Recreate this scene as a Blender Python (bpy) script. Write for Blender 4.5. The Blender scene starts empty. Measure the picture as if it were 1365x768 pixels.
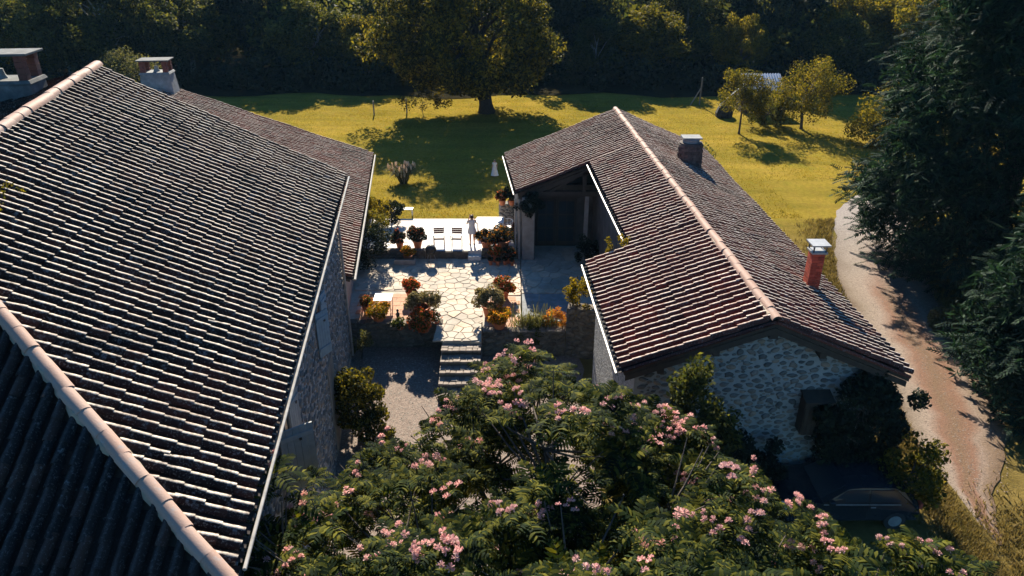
import bpy, bmesh, math, random
import numpy as np
from mathutils import Matrix, Vector

# ------------------------------------------------------------------ camera, world, sun
scene = bpy.context.scene
COL = scene.collection
CAM_H = 15.35
FPX, PITCH = 975.0, math.radians(26.4)
cam_data = bpy.data.cameras.new("camera")
cam_data.sensor_width = 36.0
cam_data.lens = 36.0 * FPX / 1365.0
cam_data.clip_end = 1500
cam = bpy.data.objects.new("camera", cam_data)
cam.location = (0, 0, CAM_H)
cam.rotation_euler = (math.pi / 2 - PITCH, 0, 0)
COL.objects.link(cam)
scene.camera = cam

SUN_EL, SUN_AZ = math.radians(31.0), math.radians(-6.5)   # azimuth from +Y, negative = left
world = bpy.data.worlds.new("World")
scene.world = world
world.use_nodes = True
wn = world.node_tree
for n in list(wn.nodes):
    wn.nodes.remove(n)
wo = wn.nodes.new("ShaderNodeOutputWorld")
wb = wn.nodes.new("ShaderNodeBackground")
sky = wn.nodes.new("ShaderNodeTexSky")
sky.sky_type = 'NISHITA'
sky.sun_disc = False
sky.sun_elevation = SUN_EL
sky.sun_rotation = SUN_AZ
sky.air_density = 1.0
sky.dust_density = 0.2
sky.ozone_density = 4.0
wb.inputs[1].default_value = 0.05
tint = wn.nodes.new("ShaderNodeMix"); tint.data_type = 'RGBA'; tint.blend_type = 'MULTIPLY'
tint.inputs[0].default_value = 1.0; tint.inputs[7].default_value = (.40, .86, 1.16, 1)
wn.links.new(sky.outputs[0], tint.inputs[6]); wn.links.new(tint.outputs[2], wb.inputs[0])
wn.links.new(wb.outputs[0], wo.inputs[0])
sun_d = bpy.data.lights.new("sun", 'SUN')
sun_d.energy = 5.0
sun_d.angle = math.radians(0.5)
sun_d.color = (1.0, 0.90, 0.74)
sun = bpy.data.objects.new("sun", sun_d)
sdir = Vector((math.sin(SUN_AZ) * math.cos(SUN_EL), math.cos(SUN_AZ) * math.cos(SUN_EL), math.sin(SUN_EL)))
sun.rotation_euler = sdir.to_track_quat('Z', 'Y').to_euler()
sun.location = (-10, 90, 60)
COL.objects.link(sun)
scene.view_settings.view_transform = 'Standard'
scene.view_settings.look = 'None'
scene.view_settings.exposure = 1.5
scene.view_settings.gamma = 1.0
scene.cycles.max_bounces = 6
scene.cycles.diffuse_bounces = 2
scene.cycles.transmission_bounces = 4
scene.cycles.transparent_max_bounces = 4

HAZE = .00011
rng = np.random.default_rng(7)
random.seed(7)

# ------------------------------------------------------------------ helpers: projection
CP, SP = math.cos(PITCH), math.sin(PITCH)
def proj(p):
    x, y, z = p[0], p[1], p[2] - CAM_H
    dep = y * CP - z * SP
    up = y * SP + z * CP
    return 682.5 + FPX * x / dep, 384 - FPX * up / dep, dep
def visible(p, m=15):
    x, y, d = proj(p)
    return d > 0.5 and -m < x < 1365 + m and -m < y < 768 + m

# ------------------------------------------------------------------ helpers: objects
def tag(o, label=None, cat=None, group=None, kind=None):
    if label: o["label"] = label
    if cat: o["category"] = cat
    if group: o["group"] = group
    if kind: o["kind"] = kind
    return o
def thing(name, loc, label, cat, group=None, rotz=0.0):
    o = bpy.data.objects.new(name, None)
    o.empty_display_size = 0.3
    o.location = loc
    o.rotation_euler = (0, 0, rotz)
    COL.objects.link(o)
    return tag(o, label, cat, group)
WORLDOFF = {}
def off(o):
    v = Vector((0, 0, 0))
    while o is not None:
        v += o.location
        o = o.parent
    return v
def mesh_np(name, V, F, mat=None, smooth=False):
    """V (n,3); F list of faces or (m,k) array"""
    me = bpy.data.meshes.new(name)
    V = np.asarray(V, dtype=np.float32)
    if isinstance(F, np.ndarray):
        m, k = F.shape
        me.vertices.add(len(V)); me.vertices.foreach_set("co", V.ravel())
        me.loops.add(m * k); me.loops.foreach_set("vertex_index", F.astype(np.int32).ravel())
        me.polygons.add(m)
        me.polygons.foreach_set("loop_start", np.arange(0, m * k, k, dtype=np.int32))
        me.polygons.foreach_set("loop_total", np.full(m, k, dtype=np.int32))
        me.update(calc_edges=True)
        me.validate()
    else:
        me.from_pydata(V.tolist(), [], F)
        me.update()
    if smooth:
        me.polygons.foreach_set("use_smooth", np.ones(len(me.polygons), dtype=bool))
    if mat: me.materials.append(mat)
    return me
def link(name, me, parent=None, world=False, kind=None, loc=None):
    o = bpy.data.objects.new(name, me)
    COL.objects.link(o)
    if parent is not None:
        o.parent = parent
        if world: o.location = -off(parent)
    if loc is not None: o.location = loc
    if kind: o["kind"] = kind
    return o
class MB:
    """collects simple solids in world or local coordinates, links them as ONE mesh"""
    def __init__(s): s.V = []; s.F = []
    def add(s, V, F):
        b = len(s.V); s.V += [tuple(map(float, v)) for v in V]; s.F += [tuple(int(i) + b for i in f) for f in F]; return s
    def box(s, x0, x1, y0, y1, z0, z1):
        return s.add([(x0,y0,z0),(x1,y0,z0),(x1,y1,z0),(x0,y1,z0),(x0,y0,z1),(x1,y0,z1),(x1,y1,z1),(x0,y1,z1)],
                     [(0,3,2,1),(4,5,6,7),(0,1,5,4),(1,2,6,5),(2,3,7,6),(3,0,4,7)])
    def obox(s, o, ax, ay, az):
        """oriented box: corner o, three edge vectors"""
        o, ax, ay, az = map(np.asarray, (o, ax, ay, az))
        P = [o, o+ax, o+ax+ay, o+ay, o+az, o+ax+az, o+ax+ay+az, o+ay+az]
        return s.add(P, [(0,3,2,1),(4,5,6,7),(0,1,5,4),(1,2,6,5),(2,3,7,6),(3,0,4,7)])
    def prism(s, poly, vec):
        """planar polygon extruded by vec"""
        n = len(poly); vec = np.asarray(vec, float)
        P = [np.asarray(p, float) for p in poly] + [np.asarray(p, float) + vec for p in poly]
        F = [tuple(range(n))[::-1], tuple(range(n, 2*n))] + [(i, (i+1) % n, n+(i+1) % n, n+i) for i in range(n)]
        return s.add(P, F)
    def tube(s, pts, rad, seg=8, cap=True):
        pts = [np.asarray(p, float) for p in pts]
        if not hasattr(rad, '__len__'): rad = [rad] * len(pts)
        rings = []
        for i, p in enumerate(pts):
            t = pts[min(i+1, len(pts)-1)] - pts[max(i-1, 0)]
            t /= (np.linalg.norm(t) + 1e-9)
            u = np.cross(t, (0.13, 0.31, 0.94) if abs(t[2]) < .9 else (1, 0.1, 0)); u /= np.linalg.norm(u)
            w = np.cross(t, u)
            rings.append([p + rad[i] * (math.cos(a)*u + math.sin(a)*w) for a in np.linspace(0, 2*math.pi, seg, endpoint=False)])
        V = [v for r in rings for v in r]; F = []
        for i in range(len(pts)-1):
            for j in range(seg):
                F.append((i*seg+j, i*seg+(j+1) % seg, (i+1)*seg+(j+1) % seg, (i+1)*seg+j))
        if cap:
            F.append(tuple(range(seg))[::-1]); F.append(tuple((len(pts)-1)*seg+j for j in range(seg)))
        return s.add(V, F)
    def lathe(s, prof, c=(0,0,0), seg=14):
        V = []; F = []
        for r, z in prof:
            for a in np.linspace(0, 2*math.pi, seg, endpoint=False):
                V.append((c[0]+r*math.cos(a), c[1]+r*math.sin(a), c[2]+z))
        for i in range(len(prof)-1):
            for j in range(seg):
                F.append((i*seg+j, i*seg+(j+1) % seg, (i+1)*seg+(j+1) % seg, (i+1)*seg+j))
        F.append(tuple(range(seg))[::-1]); F.append(tuple((len(prof)-1)*seg+j for j in range(seg)))
        return s.add(V, F)
    def build(s, name, mat, parent=None, world=False, kind=None, smooth=False, loc=None, bevel=0):
        me = mesh_np(name, s.V, s.F, mat, smooth)
        bm = bmesh.new(); bm.from_mesh(me)
        bmesh.ops.recalc_face_normals(bm, faces=bm.faces)
        if bevel:
            bmesh.ops.bevel(bm, geom=bm.edges[:], offset=bevel, segments=1, affect='EDGES')
        bm.to_mesh(me); bm.free()
        return link(name, me, parent, world, kind, loc)
def inst(tV, tF, M, T):
    """join many copies of a template mesh. M (k,3,3) columns = axes, T (k,3)"""
    tV = np.asarray(tV, float); tF = np.asarray(tF, int)
    V = np.einsum('kij,nj->kni', M, tV) + T[:, None, :]
    F = (tF[None] + (np.arange(len(T)) * len(tV))[:, None, None]).reshape(-1, tF.shape[1])
    return V.reshape(-1, 3), F
def norm(v, ax=-1):
    return v / (np.linalg.norm(v, axis=ax, keepdims=True) + 1e-9)
def copy_tree(o, parent=None):
    c = o.copy(); COL.objects.link(c); c.parent = parent
    for ch in list(o.children): copy_tree(ch, c)
    return c

# ------------------------------------------------------------------ helpers: materials
def newmat(name):
    m = bpy.data.materials.new(name); m.use_nodes = True
    nt = m.node_tree
    for n in list(nt.nodes): nt.nodes.remove(n)
    out = nt.nodes.new("ShaderNodeOutputMaterial")
    b = nt.nodes.new("ShaderNodeBsdfPrincipled")
    nt.links.new(b.outputs[0], out.inputs[0])
    return m, nt, b, out
def ramp(nt, fac, stops, interp='LINEAR'):
    r = nt.nodes.new("ShaderNodeValToRGB"); cr = r.color_ramp; cr.interpolation = interp
    while len(cr.elements) < len(stops): cr.elements.new(0.5)
    for e, (p, c) in zip(cr.elements, stops):
        e.position = p; e.color = (*c, 1) if len(c) == 3 else c
    nt.links.new(fac, r.inputs[0]); return r.outputs[0]
def noise(nt, scale, detail=4, rough=.55, coord=None, dist=0):
    n = nt.nodes.new("ShaderNodeTexNoise")
    n.inputs['Scale'].default_value = scale; n.inputs['Detail'].default_value = detail
    n.inputs['Roughness'].default_value = rough; n.inputs['Distortion'].default_value = dist
    if coord is not None: nt.links.new(coord, n.inputs['Vector'])
    return n.outputs[0]
def gpos(nt):
    return nt.nodes.new("ShaderNodeNewGeometry").outputs['Position']
def mixc(nt, fac, a, b, typ='MIX'):
    m = nt.nodes.new("ShaderNodeMix"); m.data_type = 'RGBA'; m.blend_type = typ
    def put(s, v):
        if hasattr(v, 'is_output'): nt.links.new(v, s)
        elif hasattr(v, '__len__'): s.default_value = (*v, 1) if len(v) == 3 else v
        else: s.default_value = v
    put(m.inputs[0], fac); put(m.inputs[6], a); put(m.inputs[7], b)
    return m.outputs[2]
def math_n(nt, op, a, b=0.0):
    m = nt.nodes.new("ShaderNodeMath"); m.operation = op
    for s, v in ((m.inputs[0], a), (m.inputs[1], b)):
        if hasattr(v, 'is_output'): nt.links.new(v, s)
        else: s.default_value = v
    return m.outputs[0]
def bump(nt, b, h, strength=.5, dist=.02):
    bp = nt.nodes.new("ShaderNodeBump"); bp.inputs['Strength'].default_value = strength; bp.inputs['Distance'].default_value = dist
    nt.links.new(h, bp.inputs['Height']); nt.links.new(bp.outputs[0], b.inputs['Normal']); return bp
def piece_random(nt):
    g = nt.nodes.new("ShaderNodeNewGeometry"); o = nt.nodes.new("ShaderNodeObjectInfo")
    return math_n(nt, 'FRACT', math_n(nt, 'ADD', g.outputs['Random Per Island'], o.outputs['Random']))
def m_plain(name, stops, scale=4, rough=.8, bstr=.3, bdist=.02, bscale=None, metal=0, pr=0.0, spec=.4, stain=0.0, warm=0.0):
    """noise-coloured material; pr>0 mixes per-piece brightness variation"""
    m, nt, b, out = newmat(name)
    p = gpos(nt)
    c = ramp(nt, noise(nt, scale, 6, .6, p), stops)
    if pr:
        r = ramp(nt, piece_random(nt), [(0, (1-pr,)*3), (1, (1+pr*.6,)*3)])
        c = mixc(nt, 1.0, c, r, 'MULTIPLY')
    if warm:
        c = mixc(nt, math_n(nt, 'MULTIPLY', ramp(nt, piece_random(nt), [(.35,(0,0,0)), (.9,(1,1,1))]), warm), c, mixc(nt, 1.0, c, (1.25, .92, .68), 'MULTIPLY'))
    if stain:
        c = mixc(nt, stain, c, ramp(nt, noise(nt, .55, 7, .68, p, .8), [(.36,(.42,.40,.36)), (.56,(1,1,1))]), 'MULTIPLY')
    nt.links.new(c, b.inputs['Base Color'])
    b.inputs['Roughness'].default_value = rough; b.inputs['Metallic'].default_value = metal
    b.inputs['Specular IOR Level'].default_value = spec
    if bstr: bump(nt, b, noise(nt, bscale or scale*3, 5, .6, p), bstr, bdist)
    return m
def m_tile(name, dark, mid, red, pale, lich=.55, rough=.62, crest_lit=.85):
    m, nt, b, out = newmat(name)
    p = gpos(nt)
    r = piece_random(nt)
    c = ramp(nt, r, [(0, dark), (.35, mid), (.7, dark), (.86, red), (1, mid)])
    big = noise(nt, .35, 3, .5, p)
    c = mixc(nt, ramp(nt, big, [(.38, (0,0,0)), (.66, (1,1,1))]), c, mixc(nt, .5, c, red))
    at = nt.nodes.new("ShaderNodeAttribute"); at.attribute_name = 'crest_lit'  # pale crown stripe: the sunlit crest line put into the tile colour
    w = ramp(nt, math_n(nt, 'ADD', at.outputs['Fac'], math_n(nt, 'MULTIPLY', math_n(nt, 'SUBTRACT', noise(nt, 9, 4, .7, p), .5), .32)), [(.90, (0,0,0)), (1.0, (1,1,1))])
    c = mixc(nt, math_n(nt, 'MULTIPLY', w, ramp(nt, noise(nt, .8, 4, .65, p), [(.3,(crest_lit*.45,)*3), (.55,(crest_lit,)*3)])), c, mixc(nt, .12, pale, c))
    l1 = ramp(nt, noise(nt, 5.5, 6, .7, p), [(lich, (0,0,0)), (lich+.09, (1,1,1))])
    c = mixc(nt, math_n(nt, 'MULTIPLY', l1, .5), c, (.26,.28,.29))
    l2 = ramp(nt, noise(nt, 26, 4, .7, p), [(.56, (0,0,0)), (.66, (1,1,1))])
    c = mixc(nt, math_n(nt, 'MULTIPLY', l2, .25), c, pale)
    nt.links.new(c, b.inputs['Base Color'])
    b.inputs['Roughness'].default_value = rough
    b.inputs['Specular IOR Level'].default_value = .06
    bump(nt, b, noise(nt, 30, 5, .7, p), .5, .012)
    return m
def m_leaf(name, c0, c1, c2, trans=.4, scale=.6, rough=.7, tint=(1.25, 1.15, .45), spec=.05):
    m, nt, b, out = newmat(name)
    p = gpos(nt)
    g = nt.nodes.new("ShaderNodeNewGeometry")
    f = math_n(nt, 'ADD', math_n(nt, 'MULTIPLY', noise(nt, scale, 3, .5, p), .55), math_n(nt, 'MULTIPLY', g.outputs['Random Per Island'], .45))
    c = ramp(nt, f, [(.25, c0), (.5, c1), (.78, c2)])
    oi = nt.nodes.new("ShaderNodeObjectInfo")
    c = mixc(nt, 1.0, c, ramp(nt, oi.outputs['Random'], [(0, (.8,.82,.8)), (1, (1.15,1.1,1.0))]), 'MULTIPLY')
    nt.links.new(c, b.inputs['Base Color'])
    b.inputs['Roughness'].default_value = rough
    b.inputs['Specular IOR Level'].default_value = spec
    t = nt.nodes.new("ShaderNodeBsdfTranslucent")
    nt.links.new(mixc(nt, 1.0, c, tint, 'MULTIPLY'), t.inputs[0])
    mx = nt.nodes.new("ShaderNodeMixShader"); mx.inputs[0].default_value = trans
    nt.links.new(b.outputs[0], mx.inputs[1]); nt.links.new(t.outputs[0], mx.inputs[2])
    nt.links.new(mx.outputs[0], out.inputs[0])
    return m
def m_glass(name, col=(.02,.03,.04)):
    m, nt, b, out = newmat(name)
    b.inputs['Base Color'].default_value = (*col, 1); b.inputs['Roughness'].default_value = .08
    b.inputs['Specular IOR Level'].default_value = .8
    p = gpos(nt); bump(nt, b, noise(nt, 1.5, 2, .5, p), .05, .02)
    return m
M = {}
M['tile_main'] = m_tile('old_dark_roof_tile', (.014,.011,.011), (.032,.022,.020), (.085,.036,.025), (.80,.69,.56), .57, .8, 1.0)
M['tile_hip_shade'] = m_tile('shaded_hip_roof_tile', (.010,.011,.013), (.020,.020,.022), (.05,.03,.025), (.30,.28,.26), .62, .85, .12)  # darker copy of the roof tile, the hip's shade put into its colour
M['tile_barn'] = m_tile('weathered_red_roof_tile', (.034,.018,.017), (.105,.038,.029), (.21,.055,.034), (.80,.68,.57), .61, .8, 1.0)
M['tile_pan'] = m_tile('pan_tile_clay', (.015,.014,.014), (.026,.022,.02), (.04,.024,.02), (.10,.09,.085), .62)
M['ridge'] = m_tile('ridge_tile_clay', (.32,.215,.17), (.38,.27,.22), (.38,.235,.18), (.48,.41,.35), .57, .62, .3)
M['mortar'] = m_plain('lime_mortar', [(.3,(.22,.18,.14)), (.7,(.38,.30,.22))], 6, .9)
M['wall_stone'] = None
def m_rubble(name, stops, joint, scale=5.0):
    m, nt, b, out = newmat(name)
    tc = nt.nodes.new("ShaderNodeTexCoord"); mp = nt.nodes.new("ShaderNodeMapping"); mp.inputs['Scale'].default_value = (1, 1, 1.7)
    nt.links.new(tc.outputs['Object'], mp.inputs[0])
    v = nt.nodes.new("ShaderNodeTexVoronoi"); v.feature = 'DISTANCE_TO_EDGE'; v.inputs['Scale'].default_value = scale
    v2 = nt.nodes.new("ShaderNodeTexVoronoi"); v2.inputs['Scale'].default_value = scale
    nt.links.new(mp.outputs[0], v.inputs['Vector']); nt.links.new(mp.outputs[0], v2.inputs['Vector'])
    edge = ramp(nt, v.outputs['Distance'], [(.03, (0,0,0)), (.12, (1,1,1))])
    sc = nt.nodes.new("ShaderNodeSeparateColor"); nt.links.new(v2.outputs['Color'], sc.inputs[0])
    c = ramp(nt, sc.outputs[0], stops)
    c = mixc(nt, edge, joint, c)
    c = mixc(nt, .5, c, ramp(nt, noise(nt, 9, 5, .6, mp.outputs[0]), [(.3,(.5,.5,.5)), (.7,(1,1,1))]), 'MULTIPLY')
    nt.links.new(c, b.inputs['Base Color']); b.inputs['Roughness'].default_value = .9
    bump(nt, b, math_n(nt, 'ADD', edge, noise(nt, 25, 4, .6, mp.outputs[0])), .7, .03)
    return m
M['wall_stone'] = m_rubble('rubble_wall', [(0,(.17,.175,.165)), (.5,(.28,.28,.265)), (1,(.38,.375,.35))], (.50,.49,.47))
M['barn_mortar'] = m_plain('pale_mortar', [(.3,(.27,.28,.265)), (.7,(.35,.36,.34))], 5, .95, .6, .03, 18)
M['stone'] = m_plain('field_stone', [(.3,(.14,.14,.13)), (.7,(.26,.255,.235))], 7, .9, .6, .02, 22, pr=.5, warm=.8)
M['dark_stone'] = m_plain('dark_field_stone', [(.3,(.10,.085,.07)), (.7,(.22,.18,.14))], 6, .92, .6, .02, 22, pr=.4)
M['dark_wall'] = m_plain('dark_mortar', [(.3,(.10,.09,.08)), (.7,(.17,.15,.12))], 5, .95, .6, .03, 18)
M['flag'] = m_plain('flagstone', [(.25,(.40,.35,.28)), (.75,(.54,.48,.40))], 3, .85, .35, .01, 14, pr=.2, stain=.5, warm=.4)
M['flag_rough'] = m_plain('rough_step_stone', [(.25,(.20,.165,.135)), (.75,(.36,.30,.25))], 7, .9, .7, .03, 18, pr=.3)
M['flag_joint'] = m_plain('paving_joint', [(.3,(.36,.32,.26)), (.7,(.46,.41,.34))], 6, .95)
M['concrete'] = m_plain('pale_concrete', [(.3,(.62,.59,.55)), (.7,(.74,.71,.67))], 1.2, .8, .15, .005, 30, stain=.35)
M['slab'] = m_plain('beige_slab', [(.3,(.58,.50,.42)), (.7,(.66,.58,.50))], 3, .85, .2, .005, 20, pr=.1)
M['terracotta_floor'] = m_plain('terracotta_floor', [(.3,(.40,.20,.115)), (.7,(.54,.30,.18))], 4, .85, .2, .005, 20, pr=.18, stain=.5)
M['terracotta'] = m_plain('terracotta_pot', [(.3,(.42,.12,.05)), (.7,(.58,.20,.085))], 6, .8, .2, .005, 20)
M['wood_dark'] = m_plain('dark_timber', [(.3,(.035,.026,.02)), (.7,(.07,.05,.035))], 5, .75, .4, .01, 14, pr=.2)
M['wood_grey'] = m_plain('grey_timber', [(.3,(.16,.145,.12)), (.7,(.26,.235,.20))], 5, .85, .4, .01, 14, pr=.25)
M['wood_shutter'] = m_plain('shutter_paint', [(.3,(.26,.29,.29)), (.7,(.34,.37,.36))], 6, .6, .25, .005, 20, pr=.12)
M['shutter_blue'] = m_plain('blue_shutter_paint', [(.3,(.14,.24,.30)), (.7,(.20,.32,.38))], 6, .6, .25, .005, 20)
M['white_paint'] = m_plain('white_paint', [(.3,(.74,.73,.70)), (.7,(.82,.81,.79))], 5, .45, .1, .004, 30)
M['gutter'] = m_plain('pale_gutter', [(.3,(.22,.21,.19)), (.7,(.40,.38,.35))], 4, .4, .1, .004, 30)
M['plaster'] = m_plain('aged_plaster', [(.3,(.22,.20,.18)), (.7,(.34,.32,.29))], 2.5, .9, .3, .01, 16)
M['porch_plaster'] = m_plain('shaded_porch_plaster', [(.3,(.05,.045,.04)), (.6,(.10,.09,.08)), (.85,(.22,.20,.18))], 1.6, .9, .3, .01, 16)  # plaster darkened so that its colour carries the porch's inner shade
M['render_grey'] = m_plain('grey_render', [(.3,(.14,.15,.15)), (.55,(.22,.23,.235)), (.8,(.32,.33,.33))], 3, .92, .5, .02, 14)
M['brick_red'] = m_plain('red_brick', [(.3,(.34,.05,.025)), (.7,(.48,.085,.04))], 7, .85, .4, .01, 22, pr=.3)
M['render_dark'] = m_plain('sooty_render', [(.3,(.06,.065,.065)), (.55,(.11,.115,.115)), (.8,(.20,.20,.20))], 3, .92, .5, .02, 14)
M['brick_old'] = m_plain('old_brick', [(.3,(.11,.04,.03)), (.7,(.20,.07,.05))], 7, .85, .4, .01, 22, pr=.3)
M['brick_dark'] = m_plain('sooty_brick', [(.3,(.05,.04,.036)), (.7,(.13,.10,.085))], 5, .9, .5, .015, 18, pr=.4)
M['metal_cap'] = m_plain('galvanised_cap', [(.3,(.24,.25,.26)), (.7,(.36,.37,.38))], 6, .5, .1, .004, 30, metal=.5)
M['iron'] = m_plain('black_iron', [(.3,(.015,.015,.016)), (.7,(.03,.03,.03))], 8, .5, .2, .004, 30)
M['glass'] = m_glass('window_glass')
M['skin'] = m_plain('skin', [(.3,(.50,.28,.19)), (.7,(.58,.34,.24))], 8, .55, 0)
M['hair'] = m_plain('dark_hair', [(.3,(.02,.012,.008)), (.7,(.045,.028,.018))], 20, .5, .4, .01, 60)
M['dress'] = m_plain('white_cotton', [(.3,(.70,.67,.60)), (.7,(.80,.77,.72))], 6, .85, .3, .01, 20)
M['shoe'] = m_plain('dark_shoe', [(.3,(.03,.03,.03)), (.7,(.06,.06,.06))], 9, .5, 0)
M['chair_brown'] = m_plain('brown_slat', [(.3,(.15,.075,.06)), (.7,(.22,.11,.09))], 8, .6, .2, .004, 30)
M['bark'] = m_plain('bark', [(.3,(.05,.04,.03)), (.7,(.12,.10,.08))], 7, .95, .8, .03, 16)
M['bark_dark'] = m_plain('dark_bark', [(.3,(.02,.017,.014)), (.7,(.05,.042,.034))], 7, .95, .8, .03, 16)
M['bark_pale'] = m_plain('pale_bark', [(.3,(.16,.15,.12)), (.7,(.30,.28,.24))], 6, .9, .6, .02, 16)
M['soil'] = m_plain('soil', [(.3,(.05,.038,.028)), (.7,(.10,.075,.055))], 8, .95, .6, .02, 20)
M['leaf_forest'] = m_leaf('forest_leaf', (.018,.028,.018), (.052,.066,.028), (.16,.155,.045), .45, .25)
M['leaf_gold'] = m_leaf('golden_leaf', (.030,.038,.014), (.105,.102,.020), (.28,.215,.034), .48, .5)
M['leaf_big'] = m_leaf('walnut_leaf', (.014,.021,.014), (.042,.050,.018), (.29,.235,.034), .45, .4)
M['leaf_dark'] = m_leaf('dark_leaf', (.011,.018,.017), (.019,.029,.022), (.040,.050,.026), .2, .5)
M['leaf_grey'] = m_leaf('grey_green_leaf', (.05,.06,.03), (.11,.115,.06), (.20,.19,.11), .4, .8)
M['leaf_conifer'] = m_leaf('conifer_spray', (.009,.020,.017), (.017,.038,.027), (.05,.09,.05), .25, .45, tint=(1.0,1.15,.7))
M['leaf_mimosa'] = m_leaf('mimosa_frond', (.009,.019,.011), (.036,.058,.016), (.25,.23,.032), .52, 1.3, tint=(1.35,1.2,.3), spec=.05)
M['leaf_pot'] = m_leaf('pot_plant_leaf', (.03,.05,.015), (.07,.085,.02), (.14,.14,.035), .4, 3.0)
M['leaf_variegated'] = m_leaf('variegated_leaf', (.06,.06,.03), (.20,.17,.09), (.46,.38,.22), .35, 4.0, tint=(1.1,1.05,.7))
M['leaf_yellow'] = m_leaf('yellow_leaf', (.05,.055,.012), (.18,.14,.015), (.42,.31,.03), .45, 3.0)
M['leaf_laurel'] = m_leaf('laurel_leaf', (.016,.022,.010), (.045,.048,.014), (.27,.22,.03), .38, 1.5)
M['fl_red'] = m_leaf('red_flower', (.36,.06,.02), (.52,.11,.03), (.66,.20,.06), .4, 4, tint=(1.1,.9,.8))
M['fl_orange'] = m_leaf('orange_flower', (.48,.15,.02), (.64,.25,.03), (.72,.42,.07), .4, 4, tint=(1.1,1,.6))
M['fl_pink'] = m_leaf('silk_flower', (.60,.31,.31), (.72,.43,.42), (.82,.62,.59), .4, 6, tint=(1.05,.95,.95))
M['fl_white'] = m_leaf('plume', (.50,.42,.32), (.66,.56,.44), (.80,.70,.58), .4, 6, tint=(1.1,1,.9))
M['car_paint'] = m_plain('dark_car_paint', [(.3,(.012,.016,.022)), (.7,(.02,.026,.034))], 1, .18, 0, spec=.6)
M['car_light'] = m_plain('lamp_lens', [(.3,(.5,.5,.5)), (.7,(.6,.6,.6))], 1, .1, 0, spec=.7)
M['rubber'] = m_plain('rubber', [(.3,(.015,.015,.015)), (.7,(.03,.03,.03))], 8, .85, .1)

# lawn / ground
def m_ground():
    m, nt, b, out = newmat('lawn_grass')
    p = gpos(nt)
    c = ramp(nt, noise(nt, .22, 5, .6, p, .6), [(.25,(.190,.155,.026)), (.5,(.275,.207,.034)), (.75,(.35,.245,.048))])
    fine = ramp(nt, noise(nt, 4.0, 6, .7, p), [(.32,(.55,.58,.5)), (.6,(1.0,1.0,1.0))])
    c = mixc(nt, .75, c, fine, 'MULTIPLY')
    mp = nt.nodes.new("ShaderNodeMapping"); mp.inputs['Scale'].default_value = (.12, 1.0, 1); mp.inputs['Rotation'].default_value = (0, 0, .12); nt.links.new(p, mp.inputs[0])
    mow = ramp(nt, noise(nt, .75, 3, .55, mp.outputs[0]), [(.38,(.74,.77,.8)), (.6,(1.06,1.03,1.0))])
    c = mixc(nt, .8, c, mow, 'MULTIPLY')
    clo = ramp(nt, noise(nt, .55, 5, .65, p, 1.0), [(.56,(0,0,0)), (.68,(1,1,1))])
    c = mixc(nt, math_n(nt, 'MULTIPLY', clo, .45), c, (.15,.165,.022))
    st = ramp(nt, noise(nt, 1.1, 4, .6, p), [(.45,(0,0,0)), (.75,(1,1,1))])
    c = mixc(nt, math_n(nt, 'MULTIPLY', st, .35), c, (.21,.125,.035))
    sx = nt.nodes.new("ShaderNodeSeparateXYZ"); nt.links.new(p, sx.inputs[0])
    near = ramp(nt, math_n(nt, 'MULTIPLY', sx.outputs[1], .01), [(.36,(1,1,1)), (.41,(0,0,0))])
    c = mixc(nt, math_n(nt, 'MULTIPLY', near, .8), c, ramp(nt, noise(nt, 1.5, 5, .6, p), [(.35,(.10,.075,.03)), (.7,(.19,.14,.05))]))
    nt.links.new(c, b.inputs['Base Color'])
    b.inputs['Roughness'].default_value = .9; b.inputs['Specular IOR Level'].default_value = .0
    bump(nt, b, noise(nt, 7, 6, .75, p), .8, .09)
    return m
M['lawn'] = m_ground()
M['grass'] = m_leaf('grass_blade', (.125,.115,.022), (.23,.185,.032), (.34,.25,.05), .45, .6, tint=(1.2,1.1,.5))
M['grass_dry'] = m_leaf('dry_grass_blade', (.075,.065,.025), (.15,.115,.045), (.25,.19,.085), .4, 1.2, tint=(1.1,1.05,.7))
def m_drive():
    m, nt, b, out = newmat('driveway_gravel')
    tc = nt.nodes.new("ShaderNodeUVMap")
    sx = nt.nodes.new("ShaderNodeSeparateXYZ"); nt.links.new(tc.outputs[0], sx.inputs[0])
    p = gpos(nt)
    wob = math_n(nt, 'ADD', sx.outputs[0], math_n(nt, 'MULTIPLY', math_n(nt, 'SUBTRACT', noise(nt, .7, 4, .6, p), .5), .22))
    track = ramp(nt, wob, [(0,(.14,.09,.045)), (.14,(.27,.21,.155)), (.27,(.32,.245,.19)), (.40,(.225,.115,.068)), (.5,(.18,.105,.055)), (.66,(.225,.115,.068)), (.76,(.27,.195,.145)), (.86,(.21,.14,.09)), (1,(.15,.09,.045))])
    far = ramp(nt, sx.outputs[1], [(.45,(0,0,0)), (.68,(1,1,1))])
    stone = ramp(nt, noise(nt, 9, 5, .7, p), [(.3,(.22,.19,.17)), (.7,(.36,.315,.285))])
    c = mixc(nt, far, track, stone)
    c = mixc(nt, .8, c, ramp(nt, noise(nt, 12, 6, .75, p), [(.3,(.45,.42,.4)), (.62,(1,1,1))]), 'MULTIPLY')
    nt.links.new(c, b.inputs['Base Color']); b.inputs['Roughness'].default_value = .95
    bump(nt, b, noise(nt, 16, 6, .75, p), .8, .05)
    return m
M['drive'] = m_drive()
M['gravel'] = m_plain('yard_gravel', [(.3,(.125,.092,.075)), (.5,(.205,.155,.125)), (.72,(.30,.235,.19))], 14, .95, .8, .04, 22)
M['pebble'] = m_plain('pebble', [(.3,(.20,.17,.14)), (.7,(.34,.29,.24))], 9, .9, .2, .01, 30, pr=.4)
M['pebble_tan'] = m_plain('tan_pebble', [(.3,(.15,.11,.08)), (.7,(.27,.21,.165))], 9, .95, .2, .01, 30, pr=.4)
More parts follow.
